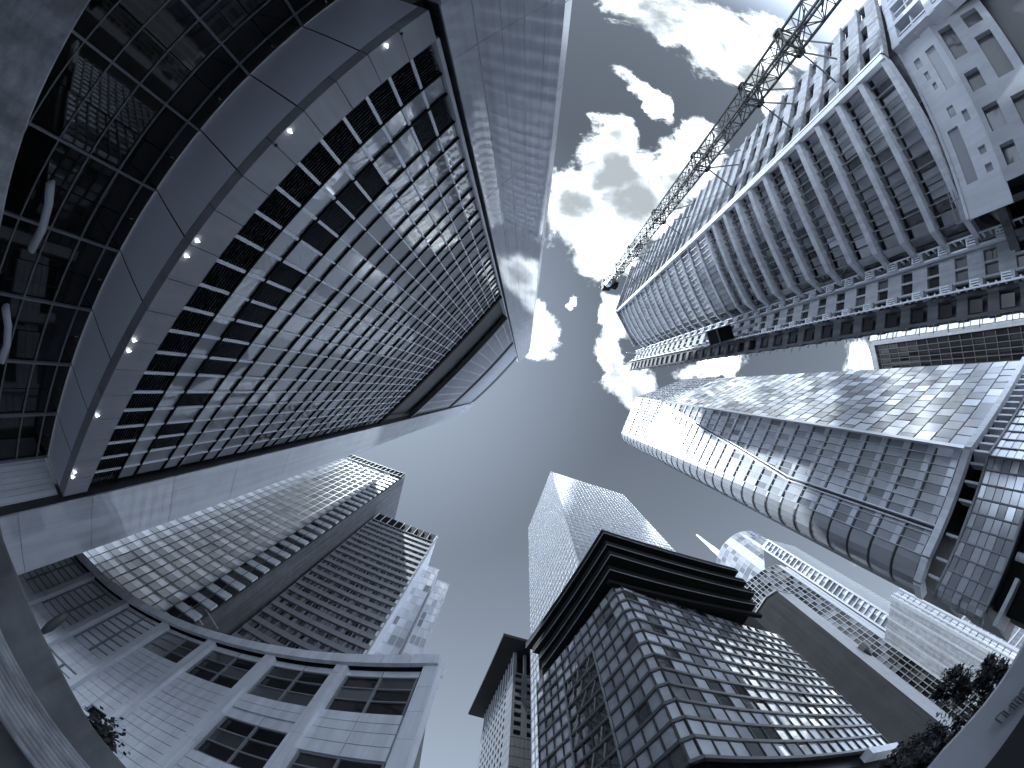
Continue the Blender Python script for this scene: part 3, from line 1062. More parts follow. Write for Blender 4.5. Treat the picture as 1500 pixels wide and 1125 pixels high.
# ------------------------------------------------------------------ bright glass tower with the rounded corner, right
def bright_tower():
    root = thing('bright_tower', 'gleaming glass tower with a rounded corner and a white diagonal strip', 'skyscraper', (44, 5, 0))
    R = random.Random(12)
    zb, zt = 25.6, 152.0
    # front: from the ridge to the rounded corner, leaning slightly
    Gb, Rb, Rt, Gt = V((41.5, 5.9, zb)), V((34.5, 17.6, zb)), V((32.5, 16.9, zt)), V((38.93, 2.89, zt))
    fr = V((Rb.x - Gb.x, Rb.y - Gb.y, 0)).normalized()
    rad = 3.0
    Rb2, Rt2 = Rb - fr * rad, Rt - fr * rad
    front = Patch(Gb, Rb2, Rt2, Gt)
    inn = V((-front.N.x, -front.N.y, 0)).normalized()
    # rounded corner as a stack of narrow leaning strips
    arcb, arct = [], []
    for k in range(7):
        an = PI / 2 * k / 6
        off = fr * (rad * math.sin(an)) + inn * (rad * (1 - math.cos(an)))
        arcb.append(Rb2 + off); arct.append(Rt2 + off)
    arcs = [Patch(arcb[k], arcb[k + 1], arct[k + 1], arct[k], V((0, 90, 60))) for k in range(6)]
    Fb, Ft = V((61.5, -3.2, zb)), V((56.3, -3.35, zt))
    upper = Patch(Fb, Gb, Gt, Ft, V((0, -40, 60)))
    side = Patch(arcb[-1], arcb[-1] + inn * 18, arct[-1] + inn * 18, arct[-1], V((0, 120, 60)))
    # core
    n = 1.0
    def sh(p, c):
        d = V((c[0] - p.x, c[1] - p.y, 0)).normalized()
        return V(p) + d * n
    cb, ct = (46, 8), (44, 6)
    low = [sh(p, cb) for p in (Gb, Rb2, arcb[3], arcb[6], arcb[6] + inn * 18, Fb)]
    top = [sh(p, ct) - V((0, 0, .6)) for p in (Gt, Rt2, arct[3], arct[6], arct[6] + inn * 18, Ft)]
    b = MB()
    k = len(low)
    b.v = [tuple(p) for p in low + top]
    b.f = [tuple(range(k))[::-1], tuple(range(k, 2 * k))] + [(i, (i + 1) % k, k + (i + 1) % k, k + i) for i in range(k)]
    b.t = [0.0] * len(b.f)
    b.build('wall', 'dark', root)
    nf = 32
    vs = []
    for j in range(nf):
        vs += [(j + .07) / nf, (j + .36) / nf]
    vs2 = vs + [1.0]
    us = lin(0, 1, 11)
    crease = lambda v: .06 + (.76 - v) / (.76 - .225) * .67
    def tone(i, j):
        v = (j // 2 + .5) / nf
        if j % 2 == 0:
            return R.uniform(.75, .95)
        r = R.random()
        if v < .14:
            return R.uniform(.0, .25) if r < .6 else R.uniform(.4, .7)
        return R.uniform(.45, .8) if r < .55 else (R.uniform(.0, .2) if r < .82 else R.uniform(.8, 1.1))
    def skew(i, j):
        v, u = (j // 2 + .5) / nf, (i + .5) / 11
        s = R.choice([0, 0, .035, -.04]) if R.random() < .35 else 0.0
        if v > .225 and u > crease(v):
            return (s * .4 - .012, .0)
        return (s, 0.0)
    kc = [k for k, v in enumerate(vs2) if v < .80][-1]
    kc -= kc % 2
    panes(root, cells(front, us, vs2[:kc + 1], 0, .04, .01, .010, tone, skew), 'glass_right')
    panes(root, cells(front, lin(0, 1, 15), lin(vs2[kc], 1, 14), 0, .12, .25, .01, lambda i, j: 0), 'slab_light', 'crown_window', 40)
    q = []
    for a in arcs:
        q += cells(a, [0, 1], lin(0, 1, nf), 0, .0, .12, .004, lambda i, j: R.uniform(.35, .6))
    panes(root, q, 'glass_corner', 'corner_window', 60, 'corner_window')
    # upper face: staggered panes with sharply different reflections
    q = []
    for j in range(44):
        s = .0 if j % 2 else .06
        uu = [0.0] + [u + s * .7 for u in lin(.0, .92, 11)[1:]] + [1.0]
        for i in range(len(uu) - 1):
            k1, k2 = R.uniform(-.03, .03), R.uniform(-.02, .02)
            a0, a1, b0, b1 = uu[i] + .003, uu[i + 1] - .003, (j + .05) / 44, (j + .96) / 44
            q.append(((upper.P(a0, b0, -k1 - k2), upper.P(a1, b0, k1 - k2), upper.P(a1, b1, k1 + k2), upper.P(a0, b1, -k1 + k2)), R.choice([.0, .1, .25, .45, .6, .9, 1.05])))
    panes(root, q, 'glass_right', 'window', 100)
    m = MB()
    vbars(m, front, us, .09, -.1, .14)
    m.build('mullion', 'rail', root)
    m = MB()
    hbars(m, front, lin(0, 1, nf), .30, -.25, .02)
    hbars(m, upper, lin(0, 1, 44), .14, -.2, .03)
    for a in arcs:
        hbars(m, a, lin(0, 1, nf), .34, -.3, .10)
    m.build('floor_joint', 'dark', root)
    m = MB()
    hbars(m, front, [(j + .08) / nf for j in range(nf)], .09, .0, .16)
    m.build('floor_rail', 'rail', root)
    vbm = MB()
    vbars(vbm, upper, [.985], .5, -.1, .2)
    vbm.build('ridge_trim', 'silver', root)
    b = MB()
    p0, p1, p2 = front.P(.072, .76, .17), front.P(.752, .225, .17), front.P(.752, 0, .17)
    b.bar(p0, p1, .9, .06); b.bar(p1, p2, .06, .9)
    b.build('strip_groove', 'dark2', root)
    # white double strip: diagonal from the ridge, then straight down
    b = MB()
    for du in (-.012, .035):
        p0, p1, p2 = front.P(.06 + du, .76, .26), front.P(.74 + du, .225, .26), front.P(.74 + du, 0, .26)
        b.bar(p0, p1, .15); b.bar(p1, p2, .15)
    b.build('diagonal_strip', 'white', root)
    # crown lattice
    b = MB()
    for wl, n in ((front, 14), (upper, 10)):
        vbars(b, wl, lin(0, 1, n), .16, .15, .35, .78, 1)
        hbars(b, wl, lin(.78, 1, 11), .18, .15, .33)
    b.build('crown_lattice', 'grey', root)
    # bottom rim, the open storey below it and the lower block
    b = MB()
    for P0, P1 in ((Gb, Rb2), (Rb2, arcb[3]), (arcb[3], arcb[6])):
        w1 = Wall((P0.x, P0.y), (P1.x, P1.y), zb - 1.1, zb - .05)
        hbars(b, w1, [.5], 1.05, -.4, .45, 0, 1)
    w1 = Wall((Fb.x, Fb.y), (Gb.x, Gb.y), zb - 1.1, zb - .05, (0, -40, 60))
    hbars(b, w1, [.5], 1.05, -.4, .45)
    b.build('rim', 'cladding', root)
    b = MB()
    poly = [sh(p, cb) for p in (Gb, Rb2, arcb[3], arcb[6], arcb[6] + inn * 18, Fb)]
    poly = [V((p.x, p.y)) + (V(cb) - V((p.x, p.y))).normalized() * 1.2 for p in poly]
    b.prism(poly, 15.0, zb - .1)
    b.build('gap_wall', 'black', root)
    b = MB()
    wl = Wall((Gb.x, Gb.y), (arcb[3].x, arcb[3].y), 22.2, 24.4)
    for u in (.08, .22, .36, .62, .80, .93):
        vbars(b, wl, [u], .25, -1.6, -.2)
    hbars(b, wl, [.3], .4, -1.7, -1.0, .35, .75)
    wu = Wall((Fb.x, Fb.y), (Gb.x, Gb.y), 22.2, 24.4, (0, -40, 60))
    vbars(b, wu, lin(.05, .98, 14), .35, -1.6, -.1)
    b.build('gap_column', 'light', root)
    g2, r2 = V((41.5, 6.1)), V((34.7, 17.7))
    dd = (r2 - g2).normalized()
    lw = Wall(g2, r2 - dd * 1.4, 15.2, 22.2)
    rowz = [0, .18, .34, .5, .66, .84, 1]
    us = lin(0, 1, 9)
    q = cells(lw, us, rowz, 0, .05, .05, .01, lambda i, j: R.choice([.05, .1, .3, .5, .6]))
    i2 = V((inn.x, inn.y))
    rc = [r2 - dd * 1.4 + dd * (1.4 * math.sin(PI / 2 * k / 4)) + i2 * (1.4 * (1 - math.cos(PI / 2 * k / 4))) for k in range(5)]
    for k in range(4):
        q += cells(Wall(rc[k], rc[k + 1], 15.2, 22.2, (0, 90, 10)), [0, 1], rowz, 0, 0, .05, 0, lambda i, j: R.choice([.05, .2, .4]))
    uw = Wall((60, -1.5), g2, 15.2, 22.2, (0, -40, 20))
    q += cells(uw, lin(0, 1, 12), rowz, 0, .05, .05, .02, lambda i, j: R.choice([.1, .5, .7, .9]))
    panes(root, q, 'glass_right', 'lower_window', 100)
    b = MB()
    for wl, n in ((lw, 9), (uw, 12)):
        vbars(b, wl, lin(0, 1, n), .14, -.1, .1)
        hbars(b, wl, [.02, .98], .3, -.2, .22)
    for k in range(4):
        hbars(b, Wall(rc[k], rc[k + 1], 15.2, 22.2, (0, 90, 10)), [.02, .5, .98], .2, -.2, .16)
    b.build('lower_frame', 'grey', root)
    # pale column and canopy beneath
    b = MB()
    ctr = V((46, 9))
    ring = [g2] + rc + [rc[-1] + i2 * 16, V((60, -1.5))]
    b.prism([p + (ctr - p).normalized() * .9 for p in ring], 15.3, 22.1)
    b.build('lower_wall', 'dark', root)
    b = MB(); b.tube([(39.2, 13.4, 0), (39.2, 13.4, 15.0)], .5, 14); b.build('column', 'cladding', root, smooth=True)
    b = MB(); b.prism([(37.0, 14.2), (34.6, 17.4), (38.5, 19.4), (40.5, 16)], 13.2, 13.7); b.build('canopy', 'fascia', root)
    b = MB(); b.prism([(42, 8), (36.6, 17.2), (50, 24), (60, 2)], 0, 15.0); b.build('base_wall', 'black', root)

bright_tower()

# ------------------------------------------------------------------ tower under construction, upper right
def ribbed_tower():
    root = thing('ribbed_tower', 'concrete tower with deep curved floor ribs and a slotted side beside the crane', 'skyscraper', (36, -20, 0))
    R = random.Random(17)
    zb, zt = 16.8, 121.0
    D0, E0 = V((27.1, -24.4, zb)), V((30.9, -11.6, zb))
    D1, E1 = V((25.99, -21.87, zt)), V((31.0, -12.2, zt))
    front = Patch(D0, E0, E1, D1)
    E20, E21 = V((32.6, -10.3, zb)), V((32.6, -10.9, zt))
    cham = Patch(E0, E20, E21, E1)
    S0, S1 = V((34.0, -37.6, zb)), V((31.2, -34.8, zt))
    up = Patch(S0, D0, D1, S1, V((0, -60, 60)))
    b = MB()
    low = [D0 + V((1.3, .3, -.3)), E0 + V((1.4, 0, -.3)), V((44, -13, zb - .3)), V((46, -34, zb - .3)), S0 + V((1.3, .6, -.3))]
    top = [D1 + V((1.3, .3, -.5)), E1 + V((1.4, 0, -.5)), V((44, -14, zt - .5)), V((44, -33, zt - .5)), S1 + V((1.3, .6, -.5))]
    k = len(low)
    b.v = [tuple(p) for p in low + top]
    b.f = [tuple(range(k))[::-1], tuple(range(k, 2 * k))] + [(i, (i + 1) % k, k + (i + 1) % k, k + i) for i in range(k)]
    b.t = [0.0] * len(b.f)
    b.build('wall', 'concrete_dark', root)
    nf, nl = 27, 11                     # floors, of which the lower ones are open
    vs = lin(0, 1, nf)
    n = 9
    def bow(u):                         # ribs bulge out in the middle
        return .55 * (1 - (2 * u - 1) ** 2)
    for j in range(nf):
        dep = .62 if j < nl else .26
        hh = .62 if j < nl else .30
        b = MB()
        uu = lin(.02, 1, n)
        v0, v1 = vs[j], vs[j] + hh / front.H
        for a, c in zip(uu, uu[1:]):
            b.hexa([front.P(a, v0, -.6), front.P(c, v0, -.6), front.P(c, v0, dep + bow(c) - .12), front.P(a, v0, dep + bow(a) - .12),
                    front.P(a, v1, -.6), front.P(c, v1, -.6), front.P(c, v1, dep + bow(c)), front.P(a, v1, dep + bow(a))])
        b.hexa([front.P(1, v0, -.6), cham.P(1, v0, -.6), cham.P(1, v0, .2), front.P(1, v0, dep - .1),
                front.P(1, v1, -.6), cham.P(1, v1, -.6), cham.P(1, v1, .2), front.P(1, v1, dep)])
        b.build('floor_rib', 'cladding' if j >= nl else 'rib_concrete', root)
    q = []
    for j in range(nf):
        a, c = vs[j] + (.62 if j < nl else .30) / front.H, vs[j + 1]
        m = 14 if j >= nl else 12
        for i in range(m):
            if j >= nl:
                bays_dark = i == m - 1 or (i == 0 and R.random() < .5)
                t = 0.0 if bays_dark else R.uniform(.3, .55)
                o = -.1 + bow((i + .5) / m)
            else:
                t = R.uniform(.3, .5) if R.random() < .8 else R.uniform(0, .1)
                if (i, j) in ((10, 3), (11, 3), (9, 4)):
                    t = 2.2
                o = -.55 + bow((i + .5) / m)
            u0, u1 = .02 + .98 * i / m + .003, .02 + .98 * (i + 1) / m - .003
            ct = c - (c - a) * (.20 if j < nl else .06)  # panes stop short: bare dark wall stands in for shadow at the ribs
            q.append(((front.P(u0, a, o), front.P(u1, a, o), front.P(u1, ct, o), front.P(u0, ct, o)), t))
        for i in range(2):
            q.append(((cham.P(i / 2 + .04, a, -.25), cham.P(i / 2 + .46, a, -.25), cham.P(i / 2 + .46, c, -.25), cham.P(i / 2 + .04, c, -.25)), R.choice([0, 0, .1, .4])))
    panes(root, q, 'glass_grid')
    b = MB()
    for j in range(nf):
        m = 14
        for i in range(m + 1):
            u = .02 + .98 * i / m
            vbars(b, front, [min(u, .999)], .08, -.5 + bow(u), .06 + bow(u) if j >= nl else -.2 + bow(u), vs[j], vs[j + 1])
    b.build('mullion', 'grey', root)
    b = MB()
    vbars(b, front, [.012], .34, -.2, .75)
    vbars(b, up, [.992], .30, -.2, .45)
    b.build('corner_rail', 'white', root)
    b = MB(); vbars(b, front, [-.012], .22, -.5, .4); b.build('corner_groove', 'dark', root)
    # slotted side wall: board-marked floor bands with narrow dark slots
    band = MB(); slot = []
    mv = nf
    for j in range(mv):
        v0, v1 = j / mv, (j + 1) / mv
        plain = 9 <= j <= 13
        for i in range(3):
            u0, u1 = i / 3 + .02, (i + 1) / 3 - .02
            cells_ = [(u0 - .02, u1 + .02, v0 + .05 / mv, v0 + .62 / mv)] if not plain else [(u0 - .02, u1 + .02, v0 + .06 / mv, v1 - .05 / mv)]
            if not plain:
                cells_ += [(u0 - .02, u0 + .03, v0 + .62 / mv, v1 - .02 / mv), (u0 + .23, u1 + .02, v0 + .62 / mv, v1 - .02 / mv)]
                slot.append(((up.P(u0 + .03, v0 + .62 / mv, -.5), up.P(u0 + .23, v0 + .62 / mv, -.5), up.P(u0 + .23, v1 - .02 / mv, -.5), up.P(u0 + .03, v1 - .02 / mv, -.5)), 0.0))
            for (a, c, e, f) in cells_:
                band.hexa([up.P(a, e, -.6), up.P(c, e, -.6), up.P(c, e, .0), up.P(a, e, .0), up.P(a, f, -.6), up.P(c, f, -.6), up.P(c, f, 0), up.P(a, f, 0)])
    band.build('side_panel', 'concrete', root)
    panes(root, slot, 'glass_dark', 'slot_window', 90)
    b = MB()
    hbars(b, up, [j / mv + .03 / mv for j in range(mv)], .5, -.2, .28)
    b.build('side_rib', 'concrete', root)
    b = MB()
    for pt in (front, up):
        hbars(b, pt, [1.0], .5, -.8, .9, 0, 1)
    for u in lin(0, 1, 10):
        b.bar(front.P(u, 1.0, .8), front.P(u, 1.011, .8), .06)
        b.bar(up.P(u, 1.0, .3), up.P(u, 1.011, .3), .06)
    b.bar(front.P(0, 1.011, .8), front.P(1, 1.011, .8), .05)
    b.bar(up.P(0, 1.011, .3), up.P(1, 1.011, .3), .05)
    b.build('parapet', 'concrete', root)

M['rib_concrete'] = mat('rib concrete', 0.5, 0.75, 0.2, var=0.12, scale=0.9, streak=0.15)
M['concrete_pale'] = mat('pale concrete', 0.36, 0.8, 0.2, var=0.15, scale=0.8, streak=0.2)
ribbed_tower()

def scaffold_tower():
    root = thing('stair_tower', 'slender stair tower with white balcony railings and paired dark windows', 'tower', (35, -8, 0))
    R = random.Random(23)
    zb, zt = 10.0, 126.0
    T10, T20, T30 = V((32.6, -10.6, zb)), V((31.6, -6.5, zb)), V((31.0, -4.6, zb))
    T11, T21, T31 = V((32.5, -11.1, zt)), V((30.6, -7.98, zt)), V((29.96, -5.43, zt))
    f, s = Patch(T10, T20, T21, T11), Patch(T20, T30, T31, T21)
    low = [T10 + V((.9, .1, 0)), T20 + V((.9, -.1, 0)), T30 + V((.9, -.3, 0)), V((41, -6.6, zb)), V((42, -10, zb))]
    top = [T11 + V((.9, .1, -.6)), T21 + V((.9, -.1, -.6)), T31 + V((.9, -.3, -.6)), V((40, -7.6, zt - .6)), V((41, -11, zt - .6))]
    b = MB(); k = len(low)
    b.v = [tuple(p) for p in low + top]
    b.f = [tuple(range(k))[::-1], tuple(range(k, 2 * k))] + [(i, (i + 1) % k, k + (i + 1) % k, k + i) for i in range(k)]
    b.t = [0.0] * len(b.f)
    b.build('wall', 'concrete_dark', root)
    nf = 34
    win = []; pan = MB(); rail = MB(); sp = MB()
    for j in range(nf):
        v0, v1 = j / nf, (j + 1) / nf
        h = 1 / nf
        hbars(pan, f, [v0 + .30 * h], 116 / nf * .56, -.4, .0, .22, .80)
        for (a, c) in ((.30, .48), (.54, .72)):
            win.append(((f.P(a, v0 + .6 * h, -.2), f.P(c, v0 + .6 * h, -.2), f.P(c, v0 + .98 * h, -.2), f.P(a, v0 + .98 * h, -.2)), R.choice([0, 0, 0, .3])))
        vbars(pan, f, [.25, .51, .77], .18, -.4, -.02, v0, v1)
        # balcony ledges with railings along both edges
        for e0, e1 in ((.0, .2), (.82, 1.0)):
            hbars(pan, f, [v0 + .1 * h], .4, -.3, .55, e0, e1)
            hbars(rail, f, [v0 + .45 * h], .14, .45, .55, e0, e1)
            for u in lin(e0 + .02, e1 - .02, 3):
                vbars(rail, f, [u], .09, .45, .53, v0 + .1 * h, v0 + .46 * h)
        win.append(((s.P(.2, v0 + .2 * h, -.2), s.P(.75, v0 + .2 * h, -.2), s.P(.75, v0 + .62 * h, -.2), s.P(.2, v0 + .62 * h, -.2)), 0.0))
        hbars(sp, s, [v0 + .82 * h], 116 / nf * .36, -.4, .0)
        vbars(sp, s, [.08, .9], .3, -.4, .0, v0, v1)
    for u, o in ((.995, .62), (.02, .62)):
        vbars(rail, f, [u], .13, o - .06, o)
        for j in range(nf * 4):
            hbars(rail, f, [(j + .5) / (nf * 4)], .14, o - .5, o, u - .05 if u > .5 else u, u if u > .5 else u + .05)
    vbars(rail, f, [.2], .14, -.1, .35)
    panes(root, win, 'glass_dark')
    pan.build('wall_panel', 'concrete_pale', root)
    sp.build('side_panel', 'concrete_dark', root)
    rail.build('railing', 'white', root)
    b = MB()
    for (p, q) in (((32, -10.2), (-3.2, -.3)), ((30.6, -7.2), (-3.4, .2))):
        b.bar((p[0], p[1], 124.5), (p[0] + q[0], p[1] + q[1], 124.5), .16)
    b.build('outrigger', 'light', root)
    # scaffold tips along the far edge
    b = MB()
    for j in range(nf * 2):
        p = s.P(.98, (j + .5) / (nf * 2), 0)
        b.bar(p, p + V((-.1, .45 + .3 * R.random(), .1)), .07)
    b.build('scaffold_tip', 'grey', root)
    return f

fx = scaffold_tower()
# black hoist car climbing the stair tower
hz = 62.0
c = at(1014, 496, hz)
root = thing('hoist_car', 'black builders hoist car projecting from the slender stair tower', 'hoist', (c.x, c.y, hz - 1.5))
d = V((c.x, c.y, 0)).normalized()
t_ = V((-d.y, d.x, 0))
# stands off the tower face on its rail
p0 = V((30.9, -8.6, hz)) - d * .9
b = MB()
b.hexa([p0 + t_ * a + d * e + V((0, 0, h)) for h in (-1.8, 1.8) for a, e in ((-1.0, -2.3), (1.0, -2.3), (1.0, .2), (-1.0, .2))])
b.build('car', 'black', root)
b = MB()
for h in (-1.85, 1.85):
    for a, e, a2, e2 in ((-1.05, -2.35, 1.05, -2.35), (-1.05, -2.35, -1.05, .2), (1.05, -2.35, 1.05, .2)):
        b.bar(p0 + t_ * a + d * e + V((0, 0, h)), p0 + t_ * a2 + d * e2 + V((0, 0, h)), .16)
b.build('car_frame', 'dark2', root)
b = MB(); b.bar(p0 + d * .35 + V((0, 0, -9)), p0 + d * .35 + V((0, 0, 9)), .4); b.build('guide_rail', 'grey', root)

# ------------------------------------------------------------------ tower crane beside the slotted wall
def crane():
    base = V((23.4, -29.9, 0))
    root = thing('tower_crane', 'lattice tower crane mast tied to the concrete tower', 'crane', base)
    top, wd = 121.0, .85
    corners = [V((x, y, 0)) for x, y in ((-wd, -wd), (wd, -wd), (wd, wd), (-wd, wd))]
    b = MB()
    for c in corners:
        b.bar(base + c, base + c + V((0, 0, top)), .19)
    b.build('mast_leg', 'dark', root)
    b = MB()
    n = 50
    for k in range(n):
        z0, z1 = top * k / n, top * (k + 1) / n
        for i in range(4):
            c, e = corners[i], corners[(i + 1) % 4]
            b.bar(base + c + V((0, 0, z0)), base + e + V((0, 0, z0)), .10)
            if (k + i) % 2:
                c, e = e, c
            b.bar(base + c + V((0, 0, z0)), base + e + V((0, 0, z1)), .09)
    b.build('mast_lattice', 'dark', root)
    b = MB()
    for k in range(0, n, 2):
        z0, z1 = top * k / n + .3, top * (k + 2) / n - .6
        b.bar(base + V((-.5, -.4, z0)), base + V((.4, .5, z1)), .32, .07)
    b.build('ladder', 'dark', root)
    for z in (24.5, 34, 50.5, 71.5, 92, 106):
        b = MB()
        w2 = wd + .2
        for h in (-.6, .6):
            for i in range(4):
                c, e = corners[i] * (w2 / wd), corners[(i + 1) % 4] * (w2 / wd)
                b.bar(base + c + V((0, 0, z + h)), base + e + V((0, 0, z + h)), .16, .22)
        for c in corners:
            b.bar(base + c * (w2 / wd) + V((0, 0, z - .6)), base + c * (w2 / wd) + V((0, 0, z + .6)), .2)
        col = b.build('tie_collar', 'dark', root)
        b = MB()
        for c, e in ((V((wd, wd, 0)), V((27.6, -26.6, 0))), (V((wd, wd, 0)), V((29.6, -30.6, 0))), (V((wd, -wd, 0)), V((30.4, -33.2, 0)))):
            b.bar(base + c + V((0, 0, z)), V((e.x, e.y, z)), .16)
        b.build('tie_strut', 'dark2', root)
    b = MB()
    b.tube([base + V((0, 0, top)), base + V((0, 0, top + 1.2))], 1.15, 16)
    b.build('slewing_ring', 'white', root)
    b = MB()
    b.hexa([base + V((x, y, top + z)) for z in (1.2, 5.4) for x, y in ((-1.2, -1.2), (1.2, -1.2), (1.2, 1.2), (-1.2, 1.2))])
    b.build('turntable', 'black', root)
    b = MB()
    b.hexa([base + V((x, y, top + z)) for z in (-1.5, 1.8) for x, y in ((1.2, -.2), (2.7, .3), (2.3, 1.7), (.9, 1.3))])
    b.build('cab', 'black', root)
    b = MB()
    for x, y in ((-.8, -.8), (.8, -.8), (.8, .8), (-.8, .8)):
        b.bar(base + V((x, y, top + 5.4)), base + V((0, 0, top + 9)), .14)
    b.bar(base + V((-1.6, 0, top + 6)), base + V((1.6, .4, top + 6)), .25)
    b.build('apex_frame', 'dark2', root)

crane()

# ------------------------------------------------------------------ podium at the foot of the ribbed tower
def podium():
    root = thing('podium_building', 'low white podium with wide recessed windows below the ribbed tower', 'building', (36, -20, 0))
    R = random.Random(2)
    A, B = V((29.4, -25.6)), V((29.75, -11.0))
    ztop, zm, zl = 16.4, 11.6, 5.0
    hi = Wall(A, B, zm, ztop)
    lo = Patch((30.6, -25.6, zl), (30.2, -12.6, zl), (B.x - .3, -12.3, zm - .02), (A.x, A.y, zm - .02))
    def wall_with(pt, holes, m, name, depth, tone):
        us = sorted({0.0, 1.0} | {h[0] for h in holes} | {h[1] for h in holes})
        vs = sorted({0.0, 1.0} | {h[2] for h in holes} | {h[3] for h in holes})
        b = MB()
        for u0, u1 in zip(us, us[1:]):
            for v0, v1 in zip(vs, vs[1:]):
                um, vm = (u0 + u1) / 2, (v0 + v1) / 2
                if any(h[0] < um < h[1] and h[2] < vm < h[3] for h in holes):
                    continue
                b.quad(pt.P(u0, v0), pt.P(u1, v0), pt.P(u1, v1), pt.P(u0, v1))
        for (a, c, e, f) in holes:
            for (x0, y0), (x1, y1) in (((a, e), (c, e)), ((a, f), (c, f)), ((a, e), (a, f)), ((c, e), (c, f))):
                b.quad(pt.P(x0, y0), pt.P(x1, y1), pt.P(x1, y1, -depth), pt.P(x0, y0, -depth))
        b.build(name, m, root)
        return [((pt.P(a, e, -depth), pt.P(c, e, -depth), pt.P(c, f, -depth), pt.P(a, f, -depth)), tone()) for (a, c, e, f) in holes]
    q = wall_with(hi, [(.10, .16, .62, .80), (.20, .25, .60, .72), (.28, .32, .56, .66), (.10, .36, .15, .42), (.44, .50, .45, .62), (.50, .56, .2, .34), (.55, .84, .55, .82), (.70, .74, .16, .32), (.79, .83, .16, .32)], 'plaster', 'upper_wall', .16, lambda: .85)
    q += wall_with(lo, [(.06, .28, .68, .92), (.05, .15, .15, .45), (.22, .5, .16, .46), (.38, .50, .68, .92), (.60, .74, .66, .92), (.62, .92, .14, .44), (.82, .93, .68, .9)], 'render', 'lower_wall', .5, lambda: .3)
    panes(root, q, 'glass_dark', 'window')
    b = MB()
    hbars(b, hi, [1.0], .3, -.4, .25); hbars(b, hi, [0.0], .12, -.1, .08)
    b.build('coping', 'plaster', root)
    b = MB()
    pr = Wall(A + V((-.2, 0)), B + V((-.2, 0)), ztop + .1, ztop + 1.3)
    hbars(b, pr, [.5, .95], .06, -.03, .03); vbars(b, pr, lin(0, 1, 9), .06, -.03, .03)
    b.build('roof_railing', 'grey', root)
    b = MB(); b.prism([A + V((1.8, 0)), B + V((1.8, -1.6)), (45, -12.5), (46, -34), (36, -36)], 0, 16.2); b.build('core_wall', 'dark', root)
    # open undercroft beside the stair tower
    uc = Wall((30.9, -12.2), (33.5, -6.2), 3, 14)
    b = MB()
    vbars(b, uc, [.08, .4, .72], .45, -.6, .1)
    hbars(b, uc, [.95], 1.0, -.8, .2); hbars(b, uc, [.55], .5, -.8, .2)
    b.build('undercroft_frame', 'granite_dark', root)
    b = MB(); hbars(b, uc, [.5], 11, -2.0, -1.6); b.build('undercroft_back', 'black', root)

M['render'] = mat('shaded render', 0.30, 0.8, 0.2, var=0.10, streak=.12)  # plaster darkened: shade of the downward-facing lower wall put into its colour
podium()

def white_house():
    root = thing('white_building', 'sunlit white building with deep shadowed window bays beyond the podium', 'building', (36, -36, 0))
    R = random.Random(6)
    A, B = V((36.4, -41.5)), V((28.7, -25.75))
    wl = Wall(A, B, 4.5, 16.6)
    b = MB(); b.prism([B + V((2.0, .2)), A + V((2.2, 1)), (52, -46), (50, -30), (36, -25.9)], 0, 16.3); b.build('wall', 'dark', root)
    b = MB()
    hbars(b, wl, [.05, .47, .95], 1.1, -1.2, .0)
    hbars(b, wl, [.26, .72], .22, -.9, -.3)
    vbars(b, wl, [.03, .22, .27, .52, .57, .78, .97], .7, -1.2, .02)
    b.build('facade_frame', 'plaster', root)
    b = MB()
    vbars(b, wl, [.12, .345, .44, .645, .71, .88], .16, -.9, -.3, .1, .9)
    b.build('window_post', 'light', root)
    panes(root, cells(wl, [.03, .22, .27, .52, .57, .78, .97], [.1, .42, .52, .9], -1.25, .3, .1, 0, lambda i, j: None if i in (1, 3) or j == 1 else R.choice([0, .1, .3, 1.4])), 'glass_dark')

white_house()

def void_house():
    root = thing('dark_loggia', 'dark building with pale loggia beams at the far upper corner', 'building', (47, -37, 0))
    A, B = V((42, -44)), V((38.6, -28))
    wl = Wall((33.4, -24.2), (36.2, -31.5), 1.2, 6.2)
    b = MB(); hbars(b, wl, [.5], 5.0, -2.2, -1.8); b.build('wall', 'black', root)
    b = MB(); hbars(b, wl, [.1, .42, .75], .28, -.5, .05); vbars(b, wl, [.05, .5, .95], .3, -.6, 0); b.build('beam', 'grey', root)

void_house()

# ------------------------------------------------------------------ dark block glimpsed between the stair tower and the bright tower
def dark_block():
    root = thing('dark_block', 'dark glass block with a pale gridded edge, between the stair tower and the gleaming tower', 'office building', (85, -12, 0))
    R = random.Random(14)
    a, bb, c = V((75.7, -10.2)), V((78.5, -1.0)), V((81, -18.5))
    b = MB(); b.prism([a + V((1, .1)), bb + V((1, 0)), (100, -2), (100, -22), c + V((1, .6))], 0, 74.6); b.build('wall', 'dark', root)
    f, s = Wall(a, bb, 0, 75), Wall(c, a, 0, 75, (0, -60, 30))
    panes(root, cells(f, lin(.12, 1, 9), lin(0, 1, 24), 0, .05, .06, .02, lambda i, j: R.uniform(0, .3) if j > 18 else R.uniform(0, .08)), 'glass_dark')
    panes(root, cells(s, lin(0, 1, 4), lin(0, 1, 24), 0, .05, .06, .02, lambda i, j: R.uniform(.7, 1)), 'glass_grid')
    b = MB()
    for wl, n in ((f, 9), (s, 4)):
        vbars(b, wl, lin(.0, 1, n), .16, -.1, .08); hbars(b, wl, lin(0, 1, 24), .2, -.1, .06)
    b.build('frame', 'dark2', root)
    b = MB(); vbars(b, f, [.05], .9, -.2, .3); hbars(b, f, [.985], 1.6, -.2, .3); b.build('edge_frame', 'concrete_pale', root)

dark_block()

